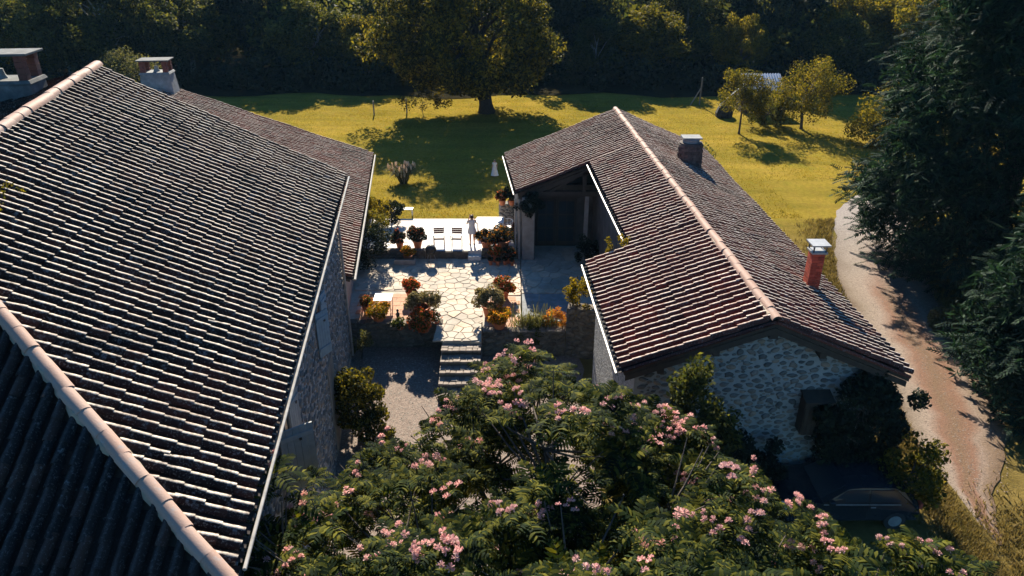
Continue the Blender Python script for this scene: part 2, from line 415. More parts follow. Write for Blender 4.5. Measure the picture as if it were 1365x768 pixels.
M['roof_white'] = m_plain('white_sheet_roof', [(.3,(.66,.63,.62)), (.7,(.78,.76,.75))], 3, .4, .1, .004, 20)

# ------------------------------------------------------------------ ground
def sstep(a, b, x):
    t = np.clip((x - a) / (b - a), 0, 1); return t * t * (3 - 2 * t)
def gz(x, y):
    x = np.asarray(x, float); y = np.asarray(y, float)
    right = -1.0 * np.clip((40 - y) / 25, 0, 1)
    low = -1.62 + (right + 1.62) * sstep(2.5, 9, x)
    low = np.where((y < 17) & (x < 9), -1.62 + (right + 1.0 + .62) * sstep(2.5, 7.0, x), low)
    low = low + .62 * sstep(6.6, 8.0, x) * (1 - sstep(12.4, 14.0, x)) * sstep(9, 12, y) * (1 - sstep(18, 20, y))
    lawn = .05 * np.sin(x * .23 + 1) * np.cos(y * .19) - .03
    return low + (lawn - low) * sstep(38.4, 39.7, y)
xs = np.concatenate([np.linspace(-400, -45, 16), np.arange(-44, 44.1, .8), np.linspace(46, 400, 16)])
ys = np.concatenate([np.linspace(-60, -2, 8), np.arange(0, 38, .8), np.arange(38, 41, .3), np.arange(41, 110, 1.0), np.linspace(112, 700, 22)])
X, Y = np.meshgrid(xs, ys)
V = np.stack([X, Y, gz(X, Y)], -1).reshape(-1, 3)
nx = len(xs); I = np.arange((len(ys)-1) * nx).reshape(len(ys)-1, nx)[:, :-1].ravel()
F = np.stack([I, I+1, I+1+nx, I+nx], 1)
link('ground', mesh_np('ground', V, F, M['lawn'], True), kind='structure')

def strip_sheet(name, left, right, mat, lift, n=70, m=12):
    """ribbon between two polylines following the ground, uv along it"""
    def interp(P, t):
        P = np.array(P, float); s = np.concatenate([[0], np.cumsum(np.linalg.norm(np.diff(P, axis=0), axis=1))]); s /= s[-1]
        return np.stack([np.interp(t, s, P[:, 0]), np.interp(t, s, P[:, 1])], 1)
    t = np.linspace(0, 1, n); L = interp(left, t); R = interp(right, t)
    for A in (L, R):
        for _ in range(3): A[1:-1] = (A[:-2] + 2*A[1:-1] + A[2:]) / 4
        A += .09 * np.stack([np.sin(t*61+A[0,0])*.7+np.sin(t*143), np.cos(t*77)], 1) * .7
    u = np.linspace(0, 1, m)
    P = L[:, None] * (1-u)[None, :, None] + R[:, None] * u[None, :, None]
    V = np.concatenate([P, (gz(P[..., 0], P[..., 1]) + lift)[..., None]], -1).reshape(-1, 3)
    I = np.arange((n-1)*m).reshape(n-1, m)[:, :-1].ravel(); F = np.stack([I, I+1, I+1+m, I+m], 1)
    me = mesh_np(name, V, F, mat, True)
    uv = np.stack(np.broadcast_arrays(u[None, :], t[:, None]), -1).reshape(-1, 2)
    lay = me.uv_layers.new(name="uv"); idx = np.empty(len(me.loops), dtype=np.int32); me.loops.foreach_get("vertex_index", idx)
    lay.data.foreach_set("uv", uv[idx].astype(np.float32).ravel())
    return link(name, me, kind='structure')
strip_sheet('driveway', [(14.2,15.8),(14.0,18.5),(14.0,20.2),(14.5,23.6),(15.2,28),(16.0,32.5),(17.7,37),(19.2,41.0),(22,44.5),(27,46)],
            [(14.35,15.8),(15.3,18.0),(17.2,20.2),(18.6,23.6),(19.4,28),(20.6,32.5),(21.9,37),(23.2,39.6),(25,41),(28,42)], M['drive'], .03)
strip_sheet('gravel_yard', [(-7,8),(-7,18),(-7,28.3)], [(3,8),(3,18),(3,28.3)], M['gravel'], .02, 40, 20)

# ------------------------------------------------------------------ roofs of canal tiles
def tile_template(w0, w1, h0, h1, L, seg=6, th=.018, lift=.035):
    V = []; ang = np.linspace(math.pi, 0, seg+1)
    for (w, h, y, z) in ((w0, h0, 0, lift), (w1, h1, L, 0), (w0-th, h0-th, 0, lift), (w0, h0, 0, lift)):
        for a in ang: V.append((w*math.cos(a), y, z + h*math.sin(a)))
    n = seg+1; F = []
    for i in range(seg):
        F.append((i, i+1, n+i+1, n+i)); F.append((2*n+i, 2*n+i+1, 3*n+i+1, 3*n+i))
    return np.array(V), np.array(F)
def add_crest_lit(me, seg, copies=1):
    """point attribute: 1 on the crown of a tile, painted as its sunlit line, 0 at its lower edges"""
    a = np.tile(np.sin(np.linspace(math.pi, 0, seg+1)), 4 * copies).astype(np.float32)
    at = me.attributes.new('crest_lit', 'FLOAT', 'POINT'); at.data.foreach_set('value', a)
def pan_template(w, h, L, seg=4):
    V = []; ang = np.linspace(math.pi, 2*math.pi, seg+1)
    for (y, z) in ((0, .03), (L, .0)):
        for a in ang: V.append((w*math.cos(a), y, z + h + h*math.sin(a)))
    n = seg+1
    return np.array(V), np.array([(i, i+1, n+i+1, n+i) for i in range(seg)])
COVER = tile_template(.090, .082, .128, .116, .47, 8, .018, .024)
COVER_ME = {}
PAN = pan_template(.11, .055, .5)
def tile_field(roof, field, keys, pitch=.29, step=.375, mat='tile_main', over=.06, jit=1.0):
    """field: dict(O, a, s, cols=function(along)->(u0,u1) or None, length). fills lists of transforms"""
    O, a, s = (np.asarray(field[k], float) for k in ('O', 'a', 's'))
    n = np.cross(a, s); n /= np.linalg.norm(n); flip = -1.0 if n[2] < 0 else 1.0
    n = n * flip
    ncol = int(field['len'] / pitch)
    for k in range(ncol):
        al = (k + .5) * field['len'] / ncol
        r = field['cols'](al)
        if r is None: continue
        u0, u1 = r
        m = int((u1 - u0 + over) / step) + 1
        wob = rng.normal(0, .012 * jit)
        for i in range(m):
            u = u0 - over + i * step
            if u > u1 - .12: break
            th = rng.normal(0, .016 * jit) + (rng.normal(0, .07) if rng.random() < .03 else 0)
            A = a * math.cos(th) + s * math.sin(th); S = s * math.cos(th) - a * math.sin(th)
            L = 1.0 if u + .47 < u1 + .05 else max(.35, (u1 + .05 - u) / .47)
            p = O + a * (al + wob + rng.normal(0, .008 * jit)) + s * (u + rng.normal(0, .015 * jit)) + n * (.05 + rng.normal(0, .006 * jit) + .028*(1 + math.sin(al*.83 + 1.7*math.sin(u*.6)) * math.cos(u*.9 + al*.21)))
            keys['cover'].append((np.stack([A * flip, S * L, n], 1), p))
            q = O + a * (al + field['len'] / ncol / 2) + s * (u - .10) + n * .0
            keys['pan'].append((np.stack([a * flip, s * L, n], 1), q))
def finish_tiles(roof, keys, mat, limit=300):
    Mx = np.array([k[0] for k in keys['cover']]); T = np.array([k[1] for k in keys['cover']])
    roff = np.array(off(roof))
    d = np.array([(np.linalg.norm(t - (0, 0, CAM_H)) if visible(t) else 1e6) for t in T])
    order = np.argsort(d)
    near = [i for i in order[:limit] if d[i] < 1e6]
    rest = np.setdiff1d(np.arange(len(T)), near)
    me = mesh_np('roof_tile', *COVER, M[mat], False)
    me.polygons.foreach_set("use_smooth", np.array([True, False] * (len(me.polygons)//2))); add_crest_lit(me, 8)
    for i in near:
        o = link('roof_tile', me, roof)
        mm = Matrix.Identity(4)
        for r in range(3):
            for c in range(3): mm[r][c] = Mx[i][r][c]
            mm[r][3] = T[i][r] - roff[r]
        o.matrix_basis = mm
    V, F = inst(*COVER, Mx[rest], T[rest] - roff)
    me2 = mesh_np('roof_tiles_far', V, F, M[mat])
    me2.polygons.foreach_set("use_smooth", np.tile([True, False], len(F)//2)); add_crest_lit(me2, 8, len(rest))
    link('upper_tiles', me2, roof, kind='stuff')
    Mp = np.array([k[0] for k in keys['pan']]); Tp = np.array([k[1] for k in keys['pan']])
    V, F = inst(*PAN, Mp, Tp - roff)
    link('pan_tiles', mesh_np('pan_tiles', V, F, M['tile_pan'], True), roof, kind='stuff')
def ridge_tiles(roof, p0, p1, L=.42, r=.135, name='ridge_tile', mat='ridge', lift=.03):
    p0, p1 = np.asarray(p0, float), np.asarray(p1, float)
    D = p1 - p0; n = max(1, int(np.linalg.norm(D) / (L*.92))); y = D / np.linalg.norm(D)
    x = np.cross(y, (0, 0, 1)); x /= np.linalg.norm(x); z = np.cross(x, y)
    tV, tF = tile_template(r, r*.975, r*.85, r*.83, np.linalg.norm(D)/n*1.03, 8, .014, .005)
    me = mesh_np(name, tV, tF, M[mat]); me.polygons.foreach_set('use_smooth', np.array([True, False]*(len(me.polygons)//2))); roff = np.array(off(roof))
    for i in range(n):
        o = link(name, me, roof); th = rng.normal(0, .014)
        A = x*math.cos(th) + y*math.sin(th); B = y*math.cos(th) - x*math.sin(th)
        p = p0 + D * i / n + z * (lift + rng.normal(0, .008)) + x * rng.normal(0, .01)
        mm = Matrix.Identity(4)
        for r_ in range(3):
            mm[r_][0], mm[r_][1], mm[r_][2], mm[r_][3] = A[r_], B[r_], z[r_], p[r_] - roff[r_]
        o.matrix_basis = mm
    # mortar bed under the ridge tiles
    mb = MB(); pts = []
    k = n * 2
    for i in range(k+1): pts.append(p0 + D*(.012 + .985*i/k) + z*(lift-.06) + x*rng.normal(0, .02))
    mb.tube(pts, [r*.98 + rng.normal(0, .012) for _ in pts], 7)
    mb.build('ridge_mortar', M['mortar'], roof, world=True)

# stone templates
def stone_template(seed, n=9, dep=.05):
    r = np.random.default_rng(seed)
    a = np.linspace(0, 2*math.pi, n, endpoint=False) + r.normal(0, .12, n)
    R = 1 + r.normal(0, .13, n)
    ring = np.stack([R*np.cos(a), R*np.sin(a)], 1)
    V = [(x, y, -.02) for x, y in ring] + [(x*.95, y*.95, dep*.6) for x, y in ring] + [(x*.68, y*.68, dep+r.normal(0, .008)) for x, y in ring] + [(r.normal(0,.1), r.normal(0,.1), dep*1.1)]
    F = []
    for i in range(n):
        j = (i+1) % n
        F += [(i, j, n+j), (i, n+j, n+i), (n+i, n+j, 2*n+j), (n+i, 2*n+j, 2*n+i), (2*n+i, 2*n+j, 3*n)]
    return np.array(V), np.array(F)
STONES = [stone_template(i) for i in range(6)]
def pack(w, h, rmin, rmax, inside, tries=6000, asp=.7, gap=.012, seed=1):
    """dart throwing of ellipses on a w x h rectangle"""
    r_ = np.random.default_rng(seed); out = np.zeros((0, 3))
    for t in range(tries):
        r = rmax * (rmin/rmax) ** (t / tries) if t < tries*.8 else rmin
        x, y = r_.uniform(0, w), r_.uniform(0, h)
        if not inside(x, y, r): continue
        if len(out):
            d = np.hypot(out[:, 0]-x, (out[:, 1]-y)/asp)
            if np.any(d < out[:, 2] + r + gap): continue
        out = np.vstack([out, (x, y, r)])
    return out
def lay_stones(parent, O, ax, az, packed, mat, limit=300, asp=.7, dep=1.0, name='stone', stuff=None):
    """stones on the plane O + x*ax + y*az; normal = ax x az points out"""
    O, ax, az = (np.asarray(v, float) for v in (O, ax, az)); nn = np.cross(ax, az); nn /= np.linalg.norm(nn)
    roff = np.array(off(parent)); r_ = np.random.default_rng(len(packed))
    mes = [mesh_np('stone', v, f, M[mat]) for v, f in STONES] if limit else None
    P = np.array([O + ax*x + az*y for x, y, r in packed])
    dist = np.array([np.linalg.norm(p-(0,0,CAM_H)) / packed[i][2]**.5 if visible(p) else 1e6 for i, p in enumerate(P)])
    order = np.argsort(dist); near = set(int(i) for i in order[:limit] if dist[i] < 1e6) if limit else set()
    rest = [[] for _ in STONES]
    for i, (x, y, r) in enumerate(packed):
        th = r_.normal(0, .25); k = int(r_.integers(len(STONES)))
        A = (ax*math.cos(th) + az*math.sin(th)*asp) * r * r_.uniform(1.0, 1.15); B = (az*math.cos(th)*asp - ax*math.sin(th)) * r
        Mx = np.stack([A, B, nn*dep], 1); T = P[i] - roff
        if i in near:
            o = link(name, mes[k], parent); mm = Matrix.Identity(4)
            for a in range(3):
                for b in range(3): mm[a][b] = Mx[a][b]
                mm[a][3] = T[a]
            o.matrix_basis = mm
        else: rest[k].append((Mx, T))
    Vs, Fs, n = [], [], 0
    for k, lst in enumerate(rest):
        if not lst: continue
        V, F = inst(*STONES[k], np.array([l[0] for l in lst]), np.array([l[1] for l in lst])); Vs.append(V); Fs.append(F+n); n += len(V)
    if Vs: link(stuff or 'small_stones', mesh_np('small_stones', np.vstack(Vs), np.vstack(Fs), M[mat]), parent, kind='stuff')

# ------------------------------------------------------------------ farmhouse (left)
Z3 = np.array([0, 0, 1.0])
az_ = math.radians(-6.7)
D1 = np.array([math.sin(az_), math.cos(az_), 0]); E1 = np.array([D1[1], -D1[0], 0])
PF = np.array([-6.55, 27.3, 6.63])                    # far eave corner
SL1 = 4.2 / 8.02
S1 = np.array([-E1[0], -E1[1], SL1]); S1h = S1.copy(); S1 = S1 / np.linalg.norm(S1)
K1 = np.linalg.norm([1, SL1])                         # slope length per horizontal metre
def main_pt(al, up):                                  # point on the right roof slope; up = horizontal distance from the eave
    return PF + D1 * al + S1h * up
A0, U0 = -12.67, 7.18                                 # where ridge and hip meet
HIPF = (-19.6, .0)
house = thing('farmhouse', (-12, 18, -1.6), 'large stone farmhouse with a dark lichen-spotted tiled roof filling the left side', 'house')
mb = MB()
ap = main_pt(0, 8.02); apn = main_pt(A0, U0)
eN = main_pt(-19.6, 0)
mb.prism([PF, ap, apn, eN], (0, 0, -.12))
# hip slope, running down toward the camera
AH = math.radians(4.0); GH = np.array([math.sin(AH), math.cos(AH), 0]); LH = np.array([-GH[1], GH[0], 0])
HF = main_pt(-19.6, 0); HS, HU = float(np.dot(apn - HF, LH)), float(np.dot(apn - HF, GH)); HP = (apn[2] - HF[2]) / HU
def hip_pt(side, up):                                 # side = leftward from the foot of the hip, up = distance in from the eave
    return HF + LH * side + GH * up + Z3 * (HP * up)
mb.prism([hip_pt(0, 0), hip_pt(HS, HU), hip_pt(16, HU), hip_pt(16, -1.8), hip_pt(0, -1.8)], (0, 0, -.12))
lf = np.array([-E1[0], -E1[1], -.20])
mb.prism([ap, ap + lf*8, apn + lf*8, apn], (0, 0, -.12))
roof = mb.build('roof', M['wood_dark'], house, world=True)
K = dict(cover=[], pan=[])
def cols_main(al):                                    # along measured from the far corner toward the camera
    a = -al
    if a > A0: up = 8.02 + .0663 * a
    else: up = (a + 19.6) * (U0 / (A0 + 19.6))
    return (0, up * K1 - .05) if up > .25 else None
tile_field(roof, dict(O=PF, a=-D1, s=S1, cols=lambda al: cols_main(al), len=19.5), K)
s_h = GH + Z3*HP; kh = np.linalg.norm([1, HP]); s_h = s_h/np.linalg.norm(s_h)
KH = dict(cover=[], pan=[])
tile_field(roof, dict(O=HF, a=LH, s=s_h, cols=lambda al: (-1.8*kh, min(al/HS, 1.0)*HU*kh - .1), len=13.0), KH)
# left slope: columns run up to the ridge from the left
ls = -lf / np.linalg.norm(lf)
for al in np.arange(.15, 12.6, .29):
    base = main_pt(-al, 8.02 - .0663*al)
    for i in range(16):
        p = base + lf * (6 - i*.375)
        Mx = np.stack([D1, ls, np.cross(D1, ls)], 1)
        K['cover'].append((Mx, p + Z3*.05 + rng.normal(0, .008, 3))); K['pan'].append((Mx, p + D1*.145))
finish_tiles(roof, K, 'tile_main', 210)
finish_tiles(roof, KH, 'tile_hip_shade', 90)
ridge_tiles(roof, main_pt(A0, U0), main_pt(0.05, 8.02), .62, .19, lift=.12)
ridge_tiles(roof, main_pt(-19.75, -.1), main_pt(A0, U0), .60, .135, 'hip_tile', 'ridge', .125)
# tufts of moss and loose mortar along the ridge
mb = MB()
for i in range(26):
    al = rng.uniform(-12, -.5); p = main_pt(al, 8.02 + .0663*al - rng.uniform(.15, .5)) + Z3*.1
    mb.lathe([(.02,-.05), (rng.uniform(.04,.10),0), (.01,rng.uniform(.03,.08))], p, 6)
mb.build('loose_mortar', m_plain('ochre_mortar', [(.3,(.30,.17,.08)), (.7,(.45,.28,.15))], 8, .9), roof, world=True, kind='stuff')
mc_ = [main_pt(-11.2 + rng.normal(0,.35), 6.35 + rng.normal(0,.22)) + Z3*.16 for _ in range(16)]
# walls
W0 = PF - E1*.45 - Z3*.12
mb = MB()
wl = 19.0
mb.prism([W0 - Z3*8.2, W0 - Z3*.12, W0 - Z3*.12 - D1*wl, W0 - Z3*8.2 - D1*wl], -E1*.5)
wall = mb.build('side_wall', M['wall_stone'], house, world=True)
mb = MB()
g0 = W0 - E1*.51 - Z3*.15
mb.prism([g0 - Z3*8, g0, ap - Z3*.45, ap + lf*6 - Z3*.45, ap + lf*6 - Z3*12], -D1*.45)
mb.build('far_gable_wall', M['wall_stone'], house, world=True)
mb = MB(); q = hip_pt(.5, -.9) - Z3*.45; mb.prism([q, q + LH*14, q + LH*14 - Z3*8, q - Z3*8], GH*.45); mb.build('near_wall', M['wall_stone'], house, world=True)
def in_open(al, z, r):
    for (a0, a1, z0, z1) in OPENINGS:
        if a0 - r < al < a1 + r and z0 - r < z < z1 + r: return True
    return False
OPENINGS = [(-13.85, -12.65, 3.2, 5.05), (-7.5, -6.4, 3.0, 4.6), (-6.5, -5.2, -1.6, 2.0)]
pk = pack(19, 8.0, .06, .17, lambda x, y, r: not in_open(x - 19, y - 1.6, r), 9000, .55, .01, 5)
pk = pk[pk[:, 1] < 7.9]
lay_stones(wall, W0 - Z3*(W0[2] + 1.6) - D1*19, D1, Z3, pk, 'stone', 0, .55, .7, stuff='rubble_stones')
# fix orientation: plane normal must point to +E1
def wp(al, z, o=0.0):                                 # point on the side wall face
    q = W0 + D1*al + E1*o; return np.array([q[0], q[1], z])
def wall_window(a0, a1, z0, z1, name='window'):
    mb = MB(); mb.obox(wp(a0, z0, -.02), D1*(a1-a0), Z3*(z1-z0), E1*.024)
    w = mb.build(name, M['iron'], house, world=True)
    mb = MB()
    for (p, u, v) in ((wp(a0,z0,.004), D1*.07, Z3*(z1-z0)), (wp(a1-.07,z0,.004), D1*.07, Z3*(z1-z0)), (wp(a0+.07,z1-.07,.004), D1*(a1-a0-.14), Z3*.07), (wp((a0+a1)/2-.03,z0,.004), D1*.06, Z3*(z1-z0-.07))):
        mb.obox(p, u, v, E1*.05)
    mb.build('window_frame', M['wood_grey'], w, world=True)
    for i in range(2):
        mb = MB(); b0 = a0 + .075 + i*((a1-a0)/2 - .04)
        mb.obox(wp(b0, z0+.02, .006), D1*((a1-a0)/2-.12), Z3*(z1-z0-.12), E1*.012); mb.build('pane', M['glass'], w, world=True)
    mb = MB(); mb.obox(wp(a0-.12, z0-.13, .0), D1*(a1-a0+.24), Z3*.12, E1*.10); mb.build('sill', M['plaster'], w, world=True)
    return w
def open_shutter(hinge_al, z0, z1, width, ang, mat, name='shutter', toward=1):
    """hinged at hinge_al; ang from the wall, opening toward +-D1"""
    mb = MB(); h = wp(hinge_al, z0, .06)
    v = E1*math.sin(ang) + D1*toward*math.cos(ang); t = np.cross(Z3, v)*.04
    sh = None
    nb = 5
    for i in range(nb):
        m2 = MB(); m2.obox(h + v*(width*i/nb + .004), v*(width/nb - .008), t, Z3*(z1-z0))
        if sh is None: sh = m2.build(name, mat, house, world=True)
        else: m2.build('plank', mat, sh, world=True)
    for zz in (z0+.2, z1-.3):
        m2 = MB(); m2.obox(np.array([h[0], h[1], zz]) - t*.6 + v*.02, v*(width-.04), t*.55, Z3*.12); m2.build('batten', mat, sh, world=True)
    m2 = MB(); m2.obox(np.array([h[0], h[1], z1-.35]) - t*1.4 + v*(width*.55), v*.06, t*.5, Z3*.06); m2.build('latch', M['iron'], sh, world=True)
    return sh
wall_window(-13.85, -12.65, 3.2, 5.05); open_shutter(-13.95, 3.25, 5.0, .80, math.radians(62), M['wood_shutter'])
open_shutter(-12.6, 3.25, 5.0, .6, math.radians(12), M['wood_shutter'])
wall_window(-7.5, -6.4, 3.0, 4.6); open_shutter(-7.55, 3.05, 4.6, .55, math.radians(35), M['shutter_blue'])
open_shutter(-6.3, 3.05, 4.6, .55, math.radians(10), M['shutter_blue'])
mb = MB(); mb.obox(wp(-6.5, -1.6, -.01), D1*1.3, Z3*3.6, E1*.03); dr = mb.build('door', M['wood_grey'], house, world=True)
for i in range(6):
    mb = MB(); mb.obox(wp(-6.5+.22*i, -1.6, .022), D1*.2, Z3*3.55, E1*.02); mb.build('plank', M['wood_grey'], dr, world=True)
# gutter along the eave, fascia and rafters
mb = MB()
mb.tube([PF + E1*.22 - Z3*.06 + D1*.1, PF + E1*.22 - Z3*.08 - D1*10, PF + E1*.22 - Z3*.06 - D1*19.4], .032, 8)
mb.build('gutter', M['gutter'], house, world=True)
mb = MB(); q = PF - E1*.42
mb.tube([q - Z3*.3 + E1*.06 + D1*-.15, q - Z3*8.0 + E1*.06 + D1*-.15], .05, 8); mb.build('downpipe', M['gutter'], house, world=True)
for i in range(24):
    mb = MB(); mb.obox(PF - D1*(.3+.8*i) - Z3*.24 - E1*.02, -D1*.1, S1h*.5, Z3*.1); mb.build('rafter_end', M['wood_dark'], house, world=True)
# verge tiles along far edge: low row of mortar
mb = MB(); mb.tube([PF + D1*.02 + Z3*.05, (PF+ap)/2 + D1*.02 + Z3*.05, ap + D1*.02 + Z3*.05], .05, 6); mb.build('verge_mortar', M['mortar'], roof, world=True)

def slab_cap_chimney(parent, base, w, dpt, h, taper, mat, brickmat, name='chimney', capw=1.15, ub=.5, rot=az_):
    """rendered tapering stack carrying brick piers and a flat stone cap"""
    c, s = math.cos(rot), math.sin(rot)
    def R(x, y, z): return np.array([base[0] + x*c + y*s, base[1] - x*s + y*c, base[2] + z])
    mb = MB()
    t = taper
    mb.add([R(-w/2,-dpt/2,0),R(w/2,-dpt/2,0),R(w/2,dpt/2,0),R(-w/2,dpt/2,0),R(-w/2*t,-dpt/2*t,h),R(w/2*t,-dpt/2*t,h),R(w/2*t,dpt/2*t,h),R(-w/2*t,dpt/2*t,h)],
           [(0,3,2,1),(4,5,6,7),(0,1,5,4),(1,2,6,5),(2,3,7,6),(3,0,4,7)])
    st = mb.build(name, mat, parent, world=True, bevel=.04)
    mb = MB(); lip = w*t/2
    mb.add([R(-lip-.05,-dpt/2*t-.05,h),R(lip+.05,-dpt/2*t-.05,h),R(lip+.05,dpt/2*t+.05,h),R(-lip-.05,dpt/2*t+.05,h),R(-lip,-dpt/2*t,h+.1),R(lip,-dpt/2*t,h+.1),R(lip,dpt/2*t,h+.1),R(-lip,dpt/2*t,h+.1)],
           [(0,3,2,1),(4,5,6,7),(0,1,5,4),(1,2,6,5),(2,3,7,6),(3,0,4,7)])
    mb.build('mortar_lip', mat, st, world=True)
    bw = .26
    for sx in (-1, 1):
        for sy in (-1, 1):
            for k in range(4):
                b = MB(); x0 = sx*(lip - bw*.7) + rng.normal(0, .008); y0 = sy*(dpt*t/2 - bw*.6)
                z0 = h + .1 + k*ub/4; z1 = h + .1 + (k+1)*ub/4 - .012
                P = [R(x0-bw/2,y0-bw/2,z0),R(x0+bw/2,y0-bw/2,z0),R(x0+bw/2,y0+bw/2,z0),R(x0-bw/2,y0+bw/2,z0),R(x0-bw/2,y0-bw/2,z1),R(x0+bw/2,y0-bw/2,z1),R(x0+bw/2,y0+bw/2,z1),R(x0-bw/2,y0+bw/2,z1)]
                b.add(P, [(0,3,2,1),(4,5,6,7),(0,1,5,4),(1,2,6,5),(2,3,7,6),(3,0,4,7)]); b.build('brick', brickmat, st, world=True)
    mb = MB(); cw = lip*capw; cd = dpt*t/2*capw; z0 = h + .1 + ub; z1 = z0 + .07
    mb.add([R(-cw,-cd,z0),R(cw,-cd,z0),R(cw,cd,z0),R(-cw,cd,z0),R(-cw,-cd,z1),R(cw,-cd,z1),R(cw,cd,z1),R(-cw,cd,z1)], [(0,3,2,1),(4,5,6,7),(0,1,5,4),(1,2,6,5),(2,3,7,6),(3,0,4,7)])
    mb.build('cap_slab', M['render_dark'], st, world=True, bevel=.01)
    mb = MB(); mb.lathe([(.2,0),(.13,.12),(.10,.3)], R(0,0,h+.1), 10); mb.build('flue', M['render_grey'], st, world=True)
    return st
slab_cap_chimney(house, (-16.35, 24.0, 8.6), 2.3, 1.2, 2.25, .92, M['render_dark'], M['brick_old'], 'chimney', 1.12, .75)

# ------------------------------------------------------------------ low wing beyond the farmhouse
aw = math.atan2(-2.26, 18.57); D2 = np.array([math.sin(aw), math.cos(aw), 0]); E2 = np.array([D2[1], -D2[0], 0])
PW = np.array([-6.77, 27.45, 2.12]); LW = 18.6
SLW = .388; S2h = np.array([-E2[0], -E2[1], SLW]); S2 = S2h/np.linalg.norm(S2h); K2 = np.linalg.norm([1, SLW])
wing = thing('farmhouse_wing', (-12, 36, 0), 'long low wing with reddish tiled roof and white gutter behind the large farmhouse', 'house')
mb = MB(); mb.prism([PW, PW + D2*LW, PW + D2*LW + S2h*11.57, PW + S2h*11.57], (0,0,-.12))
lw = np.array([-E2[0], -E2[1], -.35])
mb.prism([PW + S2h*11.57, PW + D2*LW + S2h*11.57, PW + D2*LW + S2h*11.57 + lw*6, PW + S2h*11.57 + lw*6], (0,0,-.12))
wroof = mb.build('roof', M['wood_dark'], wing, world=True)
K = dict(cover=[], pan=[])
tile_field(wroof, dict(O=PW + D2*LW, a=-D2, s=S2, cols=lambda al: (0, 11.57*K2), len=LW), K)
finish_tiles(wroof, K, 'tile_barn')
ridge_tiles(wroof, PW + S2h*11.57, PW + S2h*11.57 + D2*LW, .55, .15, lift=.13)
ridge_tiles(wroof, PW + D2*(LW-.02), PW + D2*(LW-.02) + S2h*11.57, .4, .10, 'verge_tile')
mb = MB(); ww = PW - E2*.42 - Z3*.15
mb.prism([ww - Z3*4, ww, ww + D2*(LW-.2), ww + D2*(LW-.2) - Z3*4], -E2*.4)
mb.build('side_wall', M['plaster'], wing, world=True)
mb = MB(); gq = ww - E2*.41 + D2*.01
mb.prism([gq - Z3*4, gq - Z3*.1, gq - E2*5 + Z3*1.8, gq - E2*5 - Z3*4], D2*.35); mb.build('end_wall', M['plaster'], wing, world=True)
mb = MB(); gq = ww - E2*.41 + D2*(LW-.56)
mb.prism([gq - Z3*3, gq - Z3*.1, PW + D2*(LW-.56) + S2h*11.57 - Z3*.3, gq - E2*11 - Z3*3], D2*.35); mb.build('far_gable_wall', M['plaster'], wing, world=True)
mb = MB(); mb.tube([PW + E2*.22 - Z3*.04, PW + E2*.22 - Z3*.06 + D2*9, PW + E2*.22 - Z3*.04 + D2*LW], .05, 8); mb.build('gutter', M['gutter'], wing, world=True)
mb = MB(); q = PW + D2*(LW-.8) - E2*.33; mb.tube([q - Z3*.2, q - Z3*2.4], .045, 8); mb.build('downpipe', M['gutter'], wing, world=True)
slab_cap_chimney(wing, (-20.6, 43.6, 5.9), 1.95, 1.3, 1.75, .82, M['render_grey'], M['brick_old'], 'chimney', 1.12, .62)

# ------------------------------------------------------------------ barn (right)
barn = thing('barn', (6.5, 28, -1), 'long stone barn with reddish tiled roof, notched open porch and pale rubble gable', 'barn')
RN = np.array([7.2, 17.4, 5.65]); RF = np.array([5.99, 42.6, 5.68])
YN, YF = 17.4, 42.6
def ridge(y):
    t = (y - YN) / (YF - YN); return RN + (RF - RN) * t
SB_L, SB_R = .385, .436
DB = (RF - RN)/np.linalg.norm(RF - RN)
SLn = np.array([1, 0, SB_L]); SRn = np.array([-1, 0, SB_R]); KLb = np.linalg.norm([1, SB_L]); KRb = np.linalg.norm([1, SB_R])
# eave offsets from the ridge, left side, by section
Y1, Y2 = 24.7, 35.3
def offL(y): return 4.04 if y < Y1 else (2.4 if y < Y2 else (6.03 + (6.33-6.03)*(y-Y2)/(YF-Y2)))
def slopeL(y): return SB_L if y < Y2 else .415
mb = MB()
def lpt(y, o, sl): r = ridge(y); return np.array([r[0]-o, y, r[2]-o*sl])
for (ya, yb, oa, ob) in ((YN, Y1, 4.04, 4.04), (Y1+.001, Y2-.001, 2.4, 2.4)):
    mb.prism([ridge(ya), ridge(yb), lpt(yb, ob, SB_L), lpt(ya, oa, SB_L)], (0,0,-.14))
mb.prism([ridge(Y2), ridge(YF), lpt(YF, 6.33, .415), lpt(Y2, 6.03, .415)], (0,0,-.14))
def rpt(y, o): r = ridge(y); return np.array([r[0]+o, y, r[2]-o*SB_R])
mb.prism([ridge(YN)+[.003,0,0], ridge(YF)+[.003,0,0], rpt(YF, 5.2), rpt(YN, 4.05)], (0,0,-.14))
broof = mb.build('roof', M['wood_dark'], barn, world=True)
K = dict(cover=[], pan=[])
aL = np.array([DB[0], DB[1], 0]); 
def field_left(ya, yb, o, sl):
    L = yb - ya
    s = np.array([1, 0, sl]); s = s/np.linalg.norm(s)
    O = lpt(yb, o(yb), sl)
    a = lpt(ya, o(yb), sl) - O; Ln = np.linalg.norm(a); a /= Ln
    kk = math.hypot(1, sl)
    tile_field(broof, dict(O=O, a=a, s=s, cols=lambda al: ((o(yb) - o(yb - al*(yb-ya)/Ln))*kk, (o(yb))*kk - .06), len=Ln), K)
field_left(YN, Y1, lambda y: 4.04, SB_L)
field_left(Y1, Y2, lambda y: 2.4, SB_L)
field_left(Y2, YF, lambda y: 6.03 + .30*(y-Y2)/(YF-Y2), .415)
s = SRn/KRb; O = rpt(YN, 4.05); a = rpt(YF, 4.05) - O; Ln = np.linalg.norm(a); a /= Ln
tile_field(broof, dict(O=O, a=a, s=s, cols=lambda al: (-(1.15*al/Ln)*KRb, 4.05*KRb - .06), len=Ln), K, pitch=.29)
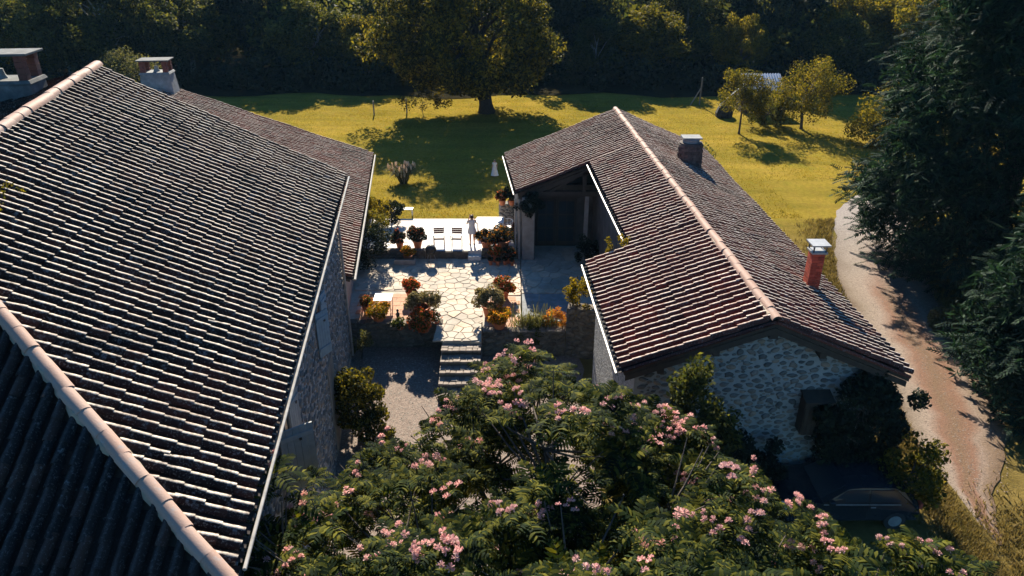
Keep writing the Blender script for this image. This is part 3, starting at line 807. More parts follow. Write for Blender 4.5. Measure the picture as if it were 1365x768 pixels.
finish_tiles(broof, K, 'tile_barn')
ridge_tiles(broof, ridge(YN) - [0,.08,0], ridge(YF), .62, .15, lift=.13)
for (p, q) in ((ridge(YF), lpt(YF, 6.33, .415)), (ridge(YN), lpt(YN, 4.04, SB_L)), (ridge(YN), rpt(YN, 4.05))):
    mb = MB(); u = Z3*.02; mb.tube([p+u, (p+q)/2+u, q+u], .055, 6); mb.build('verge_mortar', M['tile_barn'], broof, world=True)
# white gutters / fascia on the left eaves
for (ya, yb, oa, ob, sl) in ((YN, Y1, 4.04, 4.04, SB_L), (Y1+.1, Y2, 2.4, 2.4, SB_L), (Y2+.02, YF, 6.03, 6.33, .415)):
    mb = MB(); mb.tube([lpt(ya, oa+.22, sl)+Z3*.0, lpt((ya+yb)/2, (oa+ob)/2+.22, sl)-Z3*.02, lpt(yb, ob+.22, sl)+Z3*.0], .04, 8); mb.build('gutter', M['gutter'], barn, world=True)
for y in np.arange(YN+.4, YF, 1.0):
    if y < Y2 - .2:
        o = offL(y); mb = MB(); mb.obox(lpt(y, o-.02, SB_L)-Z3*.26, (0,.09,0), (.6,0,.6*SB_L), (0,0,.11)); mb.build('rafter_end', M['wood_dark'], barn, world=True)
# near gable
GY = YN + .42
gl, gr = 3.55, 10.85
def gtop(x):
    r = ridge(GY); return r[2] - .22 - (r[0]-x)*SB_L if x < r[0] else r[2] - .22 - (x-r[0])*SB_R
mb = MB(); mb.prism([(gl,GY,-2.2), (gr,GY,-2.2), (gr,GY,gtop(gr)), (ridge(GY)[0],GY,gtop(ridge(GY)[0])), (gl,GY,gtop(gl))], (0,.45,0))
gw = mb.build('gable_wall', M['barn_mortar'], barn, world=True)
pk = pack(gr-gl, 7.2, .04, .135, lambda x, y, r: y - 1.8 + r*.7 < gtop(gl+x) - .12 and y > .3 and .15 < x < gr-gl-.15, 15000, .62, .018, 3)
lay_stones(gw, (gl, GY, -1.8), (1,0,0), (0,0,1), pk, 'stone', 300, .62, .55)
mb = MB(); r = ridge(YN); mb.box(r[0]-.12, r[0]+.12, YN+.02, GY, r[2]-.52, r[2]-.25); mb.build('ridge_beam', M['wood_dark'], barn, world=True)
for sgn in (-1, 1):   # purlin ends and verge boards
    for o in (1.5, 3.0):
        z = r[2]-.30-o*(SB_L if sgn < 0 else SB_R); mb = MB(); mb.box(r[0]+sgn*o-.09, r[0]+sgn*o+.09, YN+.05, GY, z-.22, z); mb.build('purlin_end', M['wood_dark'], barn, world=True)
mb = MB()
mb.prism([ridge(YN)-Z3*.16, lpt(YN, 4.0, SB_L)-Z3*.16, lpt(YN, 4.0, SB_L)-Z3*.34, ridge(YN)-Z3*.36], (0,.04,0)); mb.build('bargeboard', M['wood_dark'], barn, world=True)
mb = MB()
mb.prism([ridge(YN)-Z3*.16, ridge(YN)-Z3*.36, rpt(YN, 4.0)-Z3*.34, rpt(YN, 4.0)-Z3*.16], (0,.04,0)); mb.build('bargeboard', M['wood_dark'], barn, world=True)
# side walls
mb = MB(); mb.prism([(3.55,GY+.452,-2.2), (3.55,GY+.452,3.85), (3.2,Y1-.1,3.85), (3.2,Y1-.1,-2.2)], (.4,0,0)); mb.build('left_wall', M['wall_stone'], barn, world=True)
mb = MB(); mb.prism([(10.85,GY+.452,-2.2), (10.85,GY+.452,3.8), (9.7,YF-.6,3.8), (9.7,YF-.6,-2.2)], (-.4,0,0)); mb.build('right_wall', M['wall_stone'], barn, world=True)
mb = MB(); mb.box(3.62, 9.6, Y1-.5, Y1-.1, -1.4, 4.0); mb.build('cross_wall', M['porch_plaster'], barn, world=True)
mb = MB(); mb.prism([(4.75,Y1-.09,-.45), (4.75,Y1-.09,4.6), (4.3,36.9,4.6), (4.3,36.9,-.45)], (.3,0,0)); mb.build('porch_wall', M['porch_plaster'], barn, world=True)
# porch floor
mb = MB(); mb.box(.47, 5.2, 28.4, 37.0, -.9, -.405); mb.build('porch_floor', M['flag_joint'], barn, world=True)
# back wall of porch with doors
BY = 37.0
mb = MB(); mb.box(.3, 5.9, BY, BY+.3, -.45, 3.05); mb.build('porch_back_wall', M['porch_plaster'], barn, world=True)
for x0, x1, z1 in ((1.3, 2.35, 2.35), (2.4, 3.45, 2.35)):
    mb = MB(); mb.box(x0, x1, BY-.07, BY-.004, -.4, z1); dd = mb.build('door', M['wood_dark'], barn, world=True)
    for i in range(2):
        for j in range(3):
            m2 = MB(); a = x0+.1+i*(x1-x0-.2)/2+.02; b = a+(x1-x0-.2)/2-.04; z0 = -.1+j*(z1+.0)/3; m2.box(a, b, BY-.085, BY-.072, z0, z0+(z1)/3-.08); m2.build('pane', M['glass'], dd, world=True)
    m2 = MB(); m2.box(x1-.09, x1-.05, BY-.13, BY-.072, .65, .8); m2.build('handle', M['iron'], dd, world=True)
mb = MB(); mb.box(1.15, 3.6, BY-.12, BY-.002, 2.36, 2.6); mb.build('lintel', M['wood_dark'], barn, world=True)
# posts, truss
mb = MB(); mb.box(.52, 1.16, Y2-.25, Y2+.35, -.4, 3.0); pil = mb.build('pillar', M['plaster'], barn, world=True, bevel=.02)
mb = MB(); mb.box(3.72, 3.92, Y2, Y2+.2, -.4, 3.15); mb.build('post', M['plaster'], barn, world=True)
mb = MB(); mb.tube([(.38,Y2-.1,-.4), (.38,Y2-.1,2.9)], .06, 8); mb.build('downpipe', M['gutter'], barn, world=True)
mb = MB(); mb.tube([(.18,Y2+.05,-.4), (.18,Y2+.05,2.85)], .05, 8); mb.build('downpipe', M['gutter'], barn, world=True)
tr = ridge(Y2)
mb = MB(); mb.box(.4, 5.8, Y2-.02, Y2+.2, 3.02, 3.27); mb.build('tie_beam', M['wood_dark'], barn, world=True)
mb = MB(); mb.box(3.55, 3.75, Y2+.0, Y2+.18, 3.275, 4.28); mb.build('king_post', M['wood_dark'], barn, world=True)
mb = MB(); mb.prism([lpt(Y2,6.0,.415)-Z3*.17, lpt(Y2,1.5,.415)-Z3*.17, lpt(Y2,1.5,.415)-Z3*.42, lpt(Y2,6.0,.415)-Z3*.40], (0,.16,0)); mb.build('principal_rafter', M['wood_dark'], barn, world=True)
mb = MB(); mb.obox((1.9,Y2+.03,3.3), (1.6,0,.95), (.05,0,-.14), (0,.12,0)); mb.build('strut', M['wood_dark'], barn, world=True)
for k in range(6):
    mb = MB(); o = 1.0 + .95*k; q = lpt(Y2, o, .415); mb.obox((q[0]-.06, Y2+.17, q[2]-.34), (.12,0,0), (RF[0]-ridge(Y2)[0], YF-Y2-.5, 0), (0,0,.14)); mb.build('purlin', M['wood_dark'], barn, world=True)
# far section outer wall, west side
mb = MB(); mb.prism([(.28,Y2+.36,-.45), (.28,Y2+.36,2.95), (-.02,YF-.5,2.8), (-.02,YF-.5,-.45)], (.25,0,0)); mb.build('west_wall', M['plaster'], barn, world=True)
mb = MB(); q = ridge(YF-.5); mb.prism([(.24,YF-.5,-.4), (9.3,YF-.5,-.4), (9.3,YF-.5,q[2]-.3-(9.3-q[0])*SB_R), (q[0],YF-.5,q[2]-.3), (.24,YF-.5,q[2]-.3-(q[0]-.24)*.415)], (0,.4,0)); mb.build('far_gable_wall', M['plaster'], barn, world=True)
# barn chimneys
cx, cy = 10.0, 22.0
rz = rpt(cy, cx - ridge(cy)[0])[2]
mb = MB(); mb.box(cx-.27, cx+.27, cy-.27, cy+.27, rz-.3, rz+.05); ch = mb.build('chimney', M['barn_mortar'], barn, world=True)
for k in range(13):
    z0 = rz + .052 + k*.105; o = (k % 2)*.5
    for (xa, xb, ya, yb) in (((cx-.2, cx-.01, cy-.2, cy-.07), (cx+.0, cx+.2, cy-.2, cy-.07), (cx+.08, cx+.2, cy-.06, cy+.2), (cx-.2, cx-.08, cy-.06, cy+.2)) if k % 2 else ((cx-.2, cx+.06, cy-.2, cy-.07), (cx+.07, cx+.2, cy-.2, cy+.06), (cx-.2, cx-.08, cy-.06, cy+.2), (cx+.07, cx+.2, cy+.07, cy+.2))):
        b = MB(); b.box(xa, xb, ya, yb, z0, z0+.093); b.build('brick', M['brick_red'], ch, world=True)
mb = MB(); mb.box(cx-.17, cx+.17, cy-.17, cy+.17, rz+.04, rz+1.42); mb.build('brick_core', M['brick_dark'], ch, world=True)
mb = MB(); mb.box(cx-.25, cx+.25, cy-.25, cy+.25, rz+1.425, rz+1.48); mb.build('collar', M['metal_cap'], ch, world=True)
for (sx, sy) in ((-1,-1), (1,-1), (1,1), (-1,1)):
    mb = MB(); mb.box(cx+sx*.2-.02, cx+sx*.2+.02, cy+sy*.2-.02, cy+sy*.2+.02, rz+1.481, rz+1.70); mb.build('cap_leg', M['iron'], ch, world=True)
mb = MB(); mb.box(cx-.30, cx+.30, cy-.30, cy+.30, rz+1.701, rz+1.75); mb.build('cap_plate', M['metal_cap'], ch, world=True)
cx, cy = 8.75, 35.2; rz = rpt(cy, cx - ridge(cy)[0])[2]
mb = MB(); mb.lathe([(.62,-.4), (.62,.2), (.58,.9), (.56,1.22)], (cx, cy, rz), 16); ch = mb.build('chimney', M['brick_dark'], barn, world=True)
for k in range(9):
    for j in range(10):
        a = (j + .5*(k % 2))*2*math.pi/10
        if math.sin(a) > .3: continue
        b = MB(); t = np.array([-math.sin(a), math.cos(a), 0]); nrm = np.array([math.cos(a), math.sin(a), 0]); R_ = .60 - .004*k
        b.obox(np.array([cx, cy, rz - .1 + k*.14]) + nrm*(R_-.03) - t*.17, t*.34, nrm*.05, Z3*.125); b.build('brick', M['brick_dark'], ch, world=True)
mb = MB(); mb.lathe([(.40,1.225), (.42,1.4), (.38,1.42)], (cx, cy, rz), 14); mb.build('chimney_pot', M['render_grey'], ch, world=True)
mb = MB(); mb.box(cx-.46, cx+.46, cy-.36, cy+.36, rz+1.43, rz+1.50); mb.build('cap_slab', M['render_grey'], ch, world=True)


# ------------------------------------------------------------------ terraces, paving, steps
def clip_poly(poly, p, n):
    out = []
    for i in range(len(poly)):
        a, b = poly[i], poly[(i+1) % len(poly)]
        da, db = (a[0]-p[0])*n[0]+(a[1]-p[1])*n[1], (b[0]-p[0])*n[0]+(b[1]-p[1])*n[1]
        if da <= 0: out.append(a)
        if da*db < 0:
            t = da/(da-db); out.append((a[0]+(b[0]-a[0])*t, a[1]+(b[1]-a[1])*t))
    return out
def crazy_paving(parent, region, z, size, seed, mat, name='flagstone', gap=.03, th=.045, keep=lambda x, y: True):
    r = np.random.default_rng(seed)
    xs_ = [p[0] for p in region]; ys_ = [p[1] for p in region]
    pts = []
    for _ in range(9000):
        q = (r.uniform(min(xs_)-.5, max(xs_)+.5), r.uniform(min(ys_)-.5, max(ys_)+.5)); m = size*r.uniform(.72, 1.1)
        if all((q[0]-p[0])**2 + (q[1]-p[1])**2 > m*m for p in pts): pts.append(q)
    roff = np.array(off(parent))
    for i, p in enumerate(pts):
        poly = list(region)
        for q in pts:
            if q is p: continue
            dx, dy = q[0]-p[0], q[1]-p[1]; L = math.hypot(dx, dy)
            if L > size*3.2: continue
            poly = clip_poly(poly, ((p[0]+q[0])/2 - dx/L*gap/2, (p[1]+q[1])/2 - dy/L*gap/2), (dx/L, dy/L))
            if len(poly) < 3: break
        if len(poly) < 3: continue
        cx_, cy_ = np.mean([a[0] for a in poly]), np.mean([a[1] for a in poly])
        ar = abs(sum(poly[k][0]*poly[(k+1) % len(poly)][1]-poly[(k+1) % len(poly)][0]*poly[k][1] for k in range(len(poly))))/2
        if ar < .02 or not keep(cx_, cy_): continue
        dz = r.normal(0, .006); tx, ty = r.normal(0, .008, 2)
        n = len(poly); wob = [(a[0]+r.normal(0,.008), a[1]+r.normal(0,.008)) for a in poly]
        V = [(a[0], a[1], z-.02) for a in wob] + [(cx_+(a[0]-cx_)*.985, cy_+(a[1]-cy_)*.985, z+th*.7+dz) for a in wob] + [(cx_+(a[0]-cx_)*.93, cy_+(a[1]-cy_)*.93, z+th+dz+(a[0]-cx_)*tx+(a[1]-cy_)*ty) for a in wob]
        F = [(k, (k+1) % n, n+(k+1) % n, n+k) for k in range(n)] + [(n+k, n+(k+1) % n, 2*n+(k+1) % n, 2*n+k) for k in range(n)] + [tuple(range(2*n, 3*n))]
        V = np.array(V) - (cx_, cy_, z)
        link(name, mesh_np(name, V, F, M[mat]), parent, loc=Vector((cx_-roff[0], cy_-roff[1], z-roff[2])))

ZL = -.45                                             # bed of the lower terrace paving
mb = MB(); mb.prism([(-7.3,28.2,-1.9), (-2.95,28.2,-1.9), (-2.95,26.7,-1.9), (-1.33,26.7,-1.9), (-1.33,27.5,-1.9), (.40,27.5,-1.9), (.44,35.3,-1.9), (-9.0,35.3,-1.9)][::-1], (0,0,1.9+ZL))
lower = mb.build('lower_terrace', M['flag_joint'], None, kind='structure')
reg = [(-7.3,28.25), (-2.95,28.25), (-2.95,26.7), (-1.33,26.7), (-1.33,27.5), (.43,27.5), (.43,35.2), (-8.0,35.2)]
TERL = lambda x, y: x < -3.35 - (y-28.2)*.10 and y < 31.4
TERR = lambda x, y: x > -1.25 and y < 30.9
def inreg(x, y): return (x > -2.95 and x < -1.33 and y < 28.3) or (y > 28.25 and x < -1.33) or (x >= -1.33 and y > 27.5)
crazy_paving(lower, [(-3.35,26.72), (-1.35,26.72), (-1.3,31), (.43,31), (.43,35.22), (-8,35.22), (-7.6,31.5), (-3.7,31.4), (-3.3,28.3)], ZL, .44, 4, 'flag', gap=.014)
crazy_paving(lower, [(.47,31.1), (4.4,31.1), (4.2,36.8), (1.2,36.8), (1.2,34.9), (.47,34.9)], -.403, .62, 9, 'flag', th=.03)
# terracotta tiled beds
def tile_floor(name, x0, x1, y0, y1, z, w, l, mat, skew=0.0):
    mb = MB(); mb.prism([(x0,y0,z-.03), (x1,y0,z-.03), (x1-skew,y1,z-.03), (x0-skew,y1,z-.03)], (0,0,.028)); par = mb.build(name, M['flag_joint'], None, kind='structure')
    me = None; nx_, ny_ = int((x1-x0)/w), int((y1-y0)/l)
    b = MB(); b.box(-w*.5+.012, w*.5-.012, -l*.5+.012, l*.5-.012, 0, .02); me = mesh_np('floor_tile', b.V, b.F, M[mat])
    for i in range(nx_):
        for j in range(ny_):
            yc = y0+(j+.5)*l; xc = x0+(i+.5)*w + (w*.5 if j % 2 else 0) - skew*(yc-y0)/(y1-y0)
            if xc > x1 - w*.5 - skew*(yc-y0)/(y1-y0): continue
            o = link('floor_tile', me, par, loc=(xc, yc, z + rng.normal(0, .003))); o.rotation_euler = (rng.normal(0,.004), rng.normal(0,.004), rng.normal(0,.008))
tile_floor('terracotta_bed', -7.0, -3.35, 28.3, 31.4, ZL+.03, .40, .40, 'terracotta_floor', .3)
tile_floor('terracotta_bed', -1.22, .40, 27.6, 30.9, ZL+.03, .40, .40, 'terracotta_floor')
mb = MB(); mb.box(.47, 3.0, 28.4, 31.05, -.6, -.38); mb.build('porch_apron', M['render_grey'], None, kind='structure')
# upper terrace
mb = MB(); mb.prism([(-8.6,35.35,-1.9), (.2,35.35,-1.9), (-.3,40.0,-1.9), (-9.0,40.0,-1.9)], (0,0,1.9))
upper = mb.build('upper_terrace', M['concrete'], None, kind='structure')
mb = MB(); mb.box(-4.55, -2.3, 35.21, 35.348, -.5, -.02); mb.build('step_riser', M['dark_stone'], upper)
mb = MB(); mb.box(-2.3, -1.62, 35.0, 35.348, -.5, -.20); mb.build('step', M['concrete'], upper)
for i in range(3):
    for j in range(5):
        mb = MB(); x0 = -6.75 + i*.38; y0 = 36.4 + j*.66; mb.box(x0, x0+.365, y0, y0+.645, 0, .012 + rng.uniform(0, .006)); mb.build('paving_slab', M['slab'], upper)
# retaining walls of the lower terrace, with stones
def stone_wall(name, label, p0, p1, z0, z1, thick, seed, mat='dark_stone', core='dark_wall', cap=True, rmax=.2, limit=120):
    p0, p1 = np.array([*p0, 0.]), np.array([*p1, 0.]); L = np.linalg.norm(p1-p0); ax = (p1-p0)/L; nn = np.cross(ax, Z3)
    t = thing(name, ((p0+p1)/2 + Z3*z0).tolist(), label, 'wall')
    mb = MB(); mb.obox(p0 + Z3*(z0-.3), ax*L, -nn*thick, Z3*(z1-z0+.3)); w = mb.build('wall_core', M[core], t, world=True)
    pk = pack(L, z1-z0, .07, rmax, lambda x, y, r: r*.8 < x < L-r*.8 and r*.5 < y < z1-z0-r*.5, 4000, .6, .012, seed)
    lay_stones(t, p0 + Z3*z0, ax, Z3, pk, mat, limit, .6, .9)
    if cap:
        x = 0
        while x < L - .1:
            w_ = min(rng.uniform(.3, .55), L-x); mb = MB(); hh = rng.uniform(.05, .09)
            mb.obox(p0 + ax*(x+.01) + nn*.05 + Z3*(z1+.002), ax*(w_-.02), -nn*(thick+.08+rng.uniform(-.04,.04)), Z3*hh); mb.build('coping_stone', M[mat], t, world=True, bevel=.02); x += w_
    return t
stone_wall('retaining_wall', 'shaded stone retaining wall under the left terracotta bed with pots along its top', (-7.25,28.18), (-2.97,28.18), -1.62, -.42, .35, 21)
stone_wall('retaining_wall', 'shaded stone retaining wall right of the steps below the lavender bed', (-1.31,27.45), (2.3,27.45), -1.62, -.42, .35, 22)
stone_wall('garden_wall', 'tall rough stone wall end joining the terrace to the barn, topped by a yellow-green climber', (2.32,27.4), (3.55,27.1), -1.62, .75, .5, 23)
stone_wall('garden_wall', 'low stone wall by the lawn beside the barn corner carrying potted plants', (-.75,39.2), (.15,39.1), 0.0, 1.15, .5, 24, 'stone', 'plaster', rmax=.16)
# flight of steps down to the yard
st = thing('stone_steps', (-2.15, 25.7, -1.62), 'sunlit stone steps leading from the flagged path down to the gravel yard', 'steps')
for k in range(5):
    z1 = ZL + .03 - (k+.5)*.205; y1 = 26.68 - k*.52
    mb = MB(); mb.box(-2.95, -1.32, y1-.52, y1-.002, -1.9, z1-.05); mb.build('riser', M['dark_stone'], st, world=True)
    for row in range(3):
        x = -2.97; ya = y1 - .52*(row+1)/3; yb = y1 - .52*row/3
        while x < -1.4:
            w_ = min(rng.uniform(.16, .34), -1.29-x); mb = MB(); mb.box(x+.008, x+w_-.008, ya + (.0 if row < 2 else -.04), yb-.012, z1-.10, z1 + rng.uniform(-.03,.012)); mb.build('cobble', M['flag_rough'], st, world=True, bevel=.014); x += w_
rail = thing('handrail', (-1.28, 26.4, -1.0), 'thin black iron handrail post at the right edge of the steps', 'railing')
mb = MB(); mb.tube([(-1.25,26.66,-.45), (-1.25,26.66,.55)], .022, 6); mb.build('rail_post', M['iron'], rail, world=True)
mb = MB(); mb.tube([(-1.25,26.66,.54), (-1.25,25.6,.0), (-1.25,24.7,-.65)], .02, 6); mb.build('rail', M['iron'], rail, world=True)
mb = MB(); mb.tube([(-1.25,24.7,-1.55), (-1.25,24.7,-.64)], .022, 6); mb.build('rail_post', M['iron'], rail, world=True)
# left planter edge of the upper terrace
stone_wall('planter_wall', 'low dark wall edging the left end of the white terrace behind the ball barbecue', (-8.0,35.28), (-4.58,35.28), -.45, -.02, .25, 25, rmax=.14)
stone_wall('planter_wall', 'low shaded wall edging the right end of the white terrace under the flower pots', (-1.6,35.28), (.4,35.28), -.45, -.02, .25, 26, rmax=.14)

# ------------------------------------------------------------------ foliage generators
def leaf_cloud(centers, radii, n_per, size, up=.5, shell=.5, seed=0, aspect=.55, droop=0.0, flat=1.0):
    r = np.random.default_rng(seed)
    C_ = np.repeat(np.asarray(centers, float), n_per, 0); R_ = np.repeat(np.asarray(radii, float), n_per)
    n = len(C_)
    d = norm(r.normal(size=(n, 3))); rad = np.where(r.random(n) < shell, r.uniform(.78, 1.08, n), r.random(n)**.45)
    d[:, 2] *= flat
    p = C_ + d * (R_ * rad)[:, None]
    ax = norm(r.normal(size=(n, 3)) + np.array([0, 0, -droop])); nr = norm(r.normal(size=(n, 3)) + np.array([0, 0, up]) + d * .5)
    sd = norm(np.cross(ax, nr)); nr = np.cross(sd, ax)
    L = (size * r.uniform(.6, 1.25, n))[:, None]; Wd = L * aspect
    f = nr * L * .12
    V = np.stack([p - ax*L*.5, p + sd*Wd*.5 + f, p + ax*L*.5, p - sd*Wd*.5 + f], 1).reshape(-1, 3)
    F = np.arange(n*4).reshape(n, 4)
    return V, F
def crown_clumps(rx, ry, rz, k, seed, low=-.75, rr=(.22, .36), lobes=0.0):
    r = np.random.default_rng(seed); out = []; rad = []
    while len(out) < k:
        d = norm(r.normal(size=3))
        if d[2] < low: continue
        q = r.uniform(.45, 1.0)**.6
        s_ = 1 + lobes * (math.sin(3*math.atan2(d[1], d[0]) + seed) * .5 + math.sin(5*d[2] + seed*2) * .4)
        out.append(d * q * s_ * (rx, ry, rz)); rad.append(r.uniform(*rr) * (rx+ry+rz)/3)
    return np.array(out), np.array(rad)
def limbs(mb, base, top, centers, n, r0, seed):
    r = np.random.default_rng(seed); base, top = np.asarray(base, float), np.asarray(top, float)
    mid = (base+top)/2 + r.normal(0, .04, 3)*np.linalg.norm(top-base)
    mb.tube([base - [0,0,.2], base + (mid-base)*.15, mid, top], [r0*1.45, r0, r0*.8, r0*.35], 8)
    idx = r.choice(len(centers), min(n, len(centers)), replace=False)
    for i in idx:
        t = r.uniform(.35, .9); a = base + (top-base)*t; b = np.asarray(centers[i])
        c = (a+b)/2 + np.array([0, 0, .08*np.linalg.norm(b-a)])
        mb.tube([a, c, b], [r0*.42*(1.1-t*.5), r0*.26, r0*.08], 5, False)
MESHES = {}
def tree(name, loc, label, cat, h, rx, ry, rz, zc, trunk_r, leafmat, k=46, n_per=150, size=.3, seed=1, group=None, bark='bark', cache=None, up=.5, lobes=.25, lean=(0,0), droop=0, low=-.75, rr=(.22,.36), nl=14):
    t = thing(name, loc, label, cat, group)
    if cache and cache in MESHES: mc, mt = MESHES[cache]
    else:
        C_, R_ = crown_clumps(rx, ry, rz, k, seed, low, rr, lobes); C_ = C_ + [lean[0], lean[1], zc]
        V, F = leaf_cloud(C_, R_, n_per, size, up, .45, seed+50, droop=droop); mc = mesh_np('crown', V, F, M[leafmat])
        mb = MB(); limbs(mb, (0,0,0), (lean[0]*.8, lean[1]*.8, zc+rz*.3), C_, nl, trunk_r, seed)
        mt = mesh_np('trunk', mb.V, mb.F, M[bark], True)
        if cache: MESHES[cache] = (mc, mt)
    a = link('trunk', mt, t); b = link('crown', mc, t)
    return t
def gpt(x, y): return (x, y, float(gz(x, y)))

V, F = leaf_cloud(mc_, [.13]*16, 60, .07, .8, .6, 12); link('moss_tuft', mesh_np('moss_tuft', V - np.array(off(roof)), F, M['leaf_gold']), roof, kind='stuff')
# ------------------------------------------------------------------ big tree on the lawn
tree('walnut_tree', gpt(-2.3, 67.0), 'huge broad dark tree with golden edges standing on the lawn above a wide round shadow', 'tree',
     16, 8.3, 6.4, 6.0, 7.3, .6, 'leaf_big', 170, 360, .34, 11, lobes=.22, low=-.98, rr=(.12,.24), nl=26, lean=(-1.5, 0), bark='bark_dark')
# ------------------------------------------------------------------ woodland edge: trees one can tell apart
FT = [  # x, y, height, crown radius, material, label, cache key
 (-53,84,9.5,4.6,'leaf_gold','golden-leaved tree rising behind the left edge chimney','g1'),
 (-48,82,13,5.0,'leaf_forest','tall dark tree with pale lit leaf patches right of the left edge chimney','f1'),
 (-42.5,80,14,5.2,'leaf_forest','tall tree with a pale trunk above the farmhouse roof apex','f2'),
 (-36.5,86,11,5.5,'leaf_forest','broad green tree above the small rendered chimney','f3'),
 (-28,90,15,5.6,'leaf_dark','tall dark tree between the small chimney and the big lawn tree','d1'),
 (-21,83,10,4.6,'leaf_forest','green tree with silvery lit leaves left of the big lawn tree','f4'),
 (-15,82,8.0,3.4,'leaf_gold','small golden-edged tree close to the left side of the big lawn tree','g2'),
 (6.5,90,14,5.2,'leaf_dark','dark tree right behind the big lawn tree','d2'),
 (9,81,7.4,2.6,'leaf_forest','small pale-lit tree right of the big lawn tree','f5'),
 (14.5,84,9.2,4.8,'leaf_gold','wide golden-green tree above the barn ridge, right of the big lawn tree','g3'),
 (20,88,11,4.6,'leaf_forest','green tree behind the leaning lawn pole','f6'),
 (24.2,80,8.6,2.5,'leaf_gold','narrow bright yellow-green tree left of the white shed roof','g4'),
 (29.5,88,15,5.4,'leaf_dark','tall dark tree directly behind the white-roofed shed','d3'),
 (34.5,79,8.4,3.6,'leaf_forest','rounded grey-green tree behind the golden fruit tree at the shed','f7'),
 (37.5,84,10.5,4.4,'leaf_gold','large yellow-green tree between the shed and the big conifer','g5'),
 (43,80,11.5,4.2,'leaf_gold','bushy golden tree whose top meets the big conifer','g6'),
]
for i, (x, y, h, r, lm, lab, key) in enumerate(FT):
    ck = {'leaf_gold': 'woodG%d' % (i % 2), 'leaf_forest': 'woodF%d' % (i % 2), 'leaf_dark': 'woodD'}[lm]
    t = tree('woodland_tree', gpt(x, y), lab, 'tree', 10, 4.6, 4.6, 4.4, 5.6, .26, lm, 80, 300, .34, 31 + i % 5, 'trees along the woodland edge',
             'bark_pale' if i in (1, 2) else 'bark', ck, lobes=.3, low=-.9, rr=(.17,.30))
    t.scale = (r/4.6, r/4.6, h*(1.0 if lm == 'leaf_dark' else .84)/10.0); t.rotation_euler = (0, 0, rng.uniform(0, 6.28))
# pale leaning trunks seen among the left trees are part of those trees; rounded bush in front of them
tree('round_bush', gpt(-36.0, 71), 'pale olive rounded bush between the farmhouse apex and the small chimney', 'bush', 5, 3.0, 2.6, 2.5, 2.4, .15, 'leaf_grey', 40, 190, .22, 61, lobes=.1, low=-.6)
# woodland behind: one mass
r_ = np.random.default_rng(5); CC, RR = [], []
for yy, zt in ((87, 7.0), (92, 8.5), (99, 10.5), (110, 13)):
    for xx in np.arange(-84, 85, 3.8):
        if yy < 90 and (abs(xx + 2) < 12): continue
        c0 = np.array([xx + r_.normal(0, 1.6), yy + r_.normal(0, 2), 0]); hh = zt * r_.uniform(.8, 1.15)
        for _ in range(20):
            d = norm(r_.normal(size=3)); CC.append(c0 + [0, 0, hh*.55] + d*(3.4, 3.4, hh*.45)*r_.uniform(.5, 1)); RR.append(r_.uniform(.9, 1.7))
V, F = leaf_cloud(CC, RR, 49, .82, .5, .5, 6)
link('woodland', mesh_np('woodland', V, F, M['leaf_forest']), kind='stuff')
# litter under the wood, the trees' shade put into its dark colour
nxx = 90; tx = np.linspace(-120, 120, nxx); ed = 74.3 + 1.0*np.sin(tx*.23) + .7*np.sin(tx*.61+2); rows = np.linspace(0, 1, 24)
Vx = np.repeat(tx[None], 24, 0); Vy = ed[None] + rows[:, None]*(170-ed[None])
V = np.stack([Vx, Vy, gz(Vx, Vy) + .05], -1).reshape(-1, 3); I = np.arange(23*nxx).reshape(23, nxx)[:, :-1].ravel()
link('shaded_forest_floor', mesh_np('shaded_forest_floor', V, np.stack([I, I+1, I+1+nxx, I+nxx], 1), m_plain('shaded_litter', [(.3,(.014,.013,.008)), (.7,(.035,.030,.016))], 2, 1.0, .6, .05, 12, spec=0), True), kind='structure')
# understorey along the wood's foot
CC, RR = [], []
for xx in np.arange(-95, 95, 1.5):
    yy = 78.0 + r_.normal(0, 1.2) + (3 if -12 < xx < 8 else 0)
    for _ in range(3): CC.append((xx + r_.normal(0, .8), yy + r_.normal(0, 1), abs(r_.normal(1.1, .8)))); RR.append(r_.uniform(.8, 1.5))
V, F = leaf_cloud(CC, RR, 125, .5, .4, .5, 8)
link('undergrowth', mesh_np('undergrowth', V, F, M['leaf_dark']), kind='stuff')

# ------------------------------------------------------------------ trees and bushes on the lawn
tree('fruit_tree', gpt(18.65, 59.5), 'small round-headed tree on a thin bare trunk casting a separate shadow on the lawn', 'tree', 5, 2.3, 2.1, 1.75, 3.3, .09, 'leaf_gold', 36, 210, .17, 71, lobes=.15, low=-.8)
tree('fruit_tree', gpt(24.3, 61.0), 'taller golden-topped tree beside the white-roofed shed', 'tree', 6, 2.6, 2.4, 2.6, 3.3, .13, 'leaf_gold', 44, 210, .18, 73, lobes=.3, low=-.95)
tree('bush', gpt(21.6, 62.5), 'dark green bush in front of the shed between the two golden trees', 'bush', 3, 1.9, 1.4, 1.3, 1.2, .1, 'leaf_forest', 26, 170, .18, 75, low=-.6)
tree('bush', gpt(29.0, 56.0), 'yellow-green bush at the left foot of the big conifer', 'bush', 5, 2.6, 2.4, 2.3, 1.7, .05, 'leaf_gold', 54, 190, .2, 77, low=-.98)
tree('bush', gpt(10.9, 42.8), 'loose feathery green bush behind the far side of the barn roof', 'bush', 3.4, 1.3, 1.2, 1.5, 2.2, .1, 'leaf_grey', 26, 80, .2, 79, low=-.9)
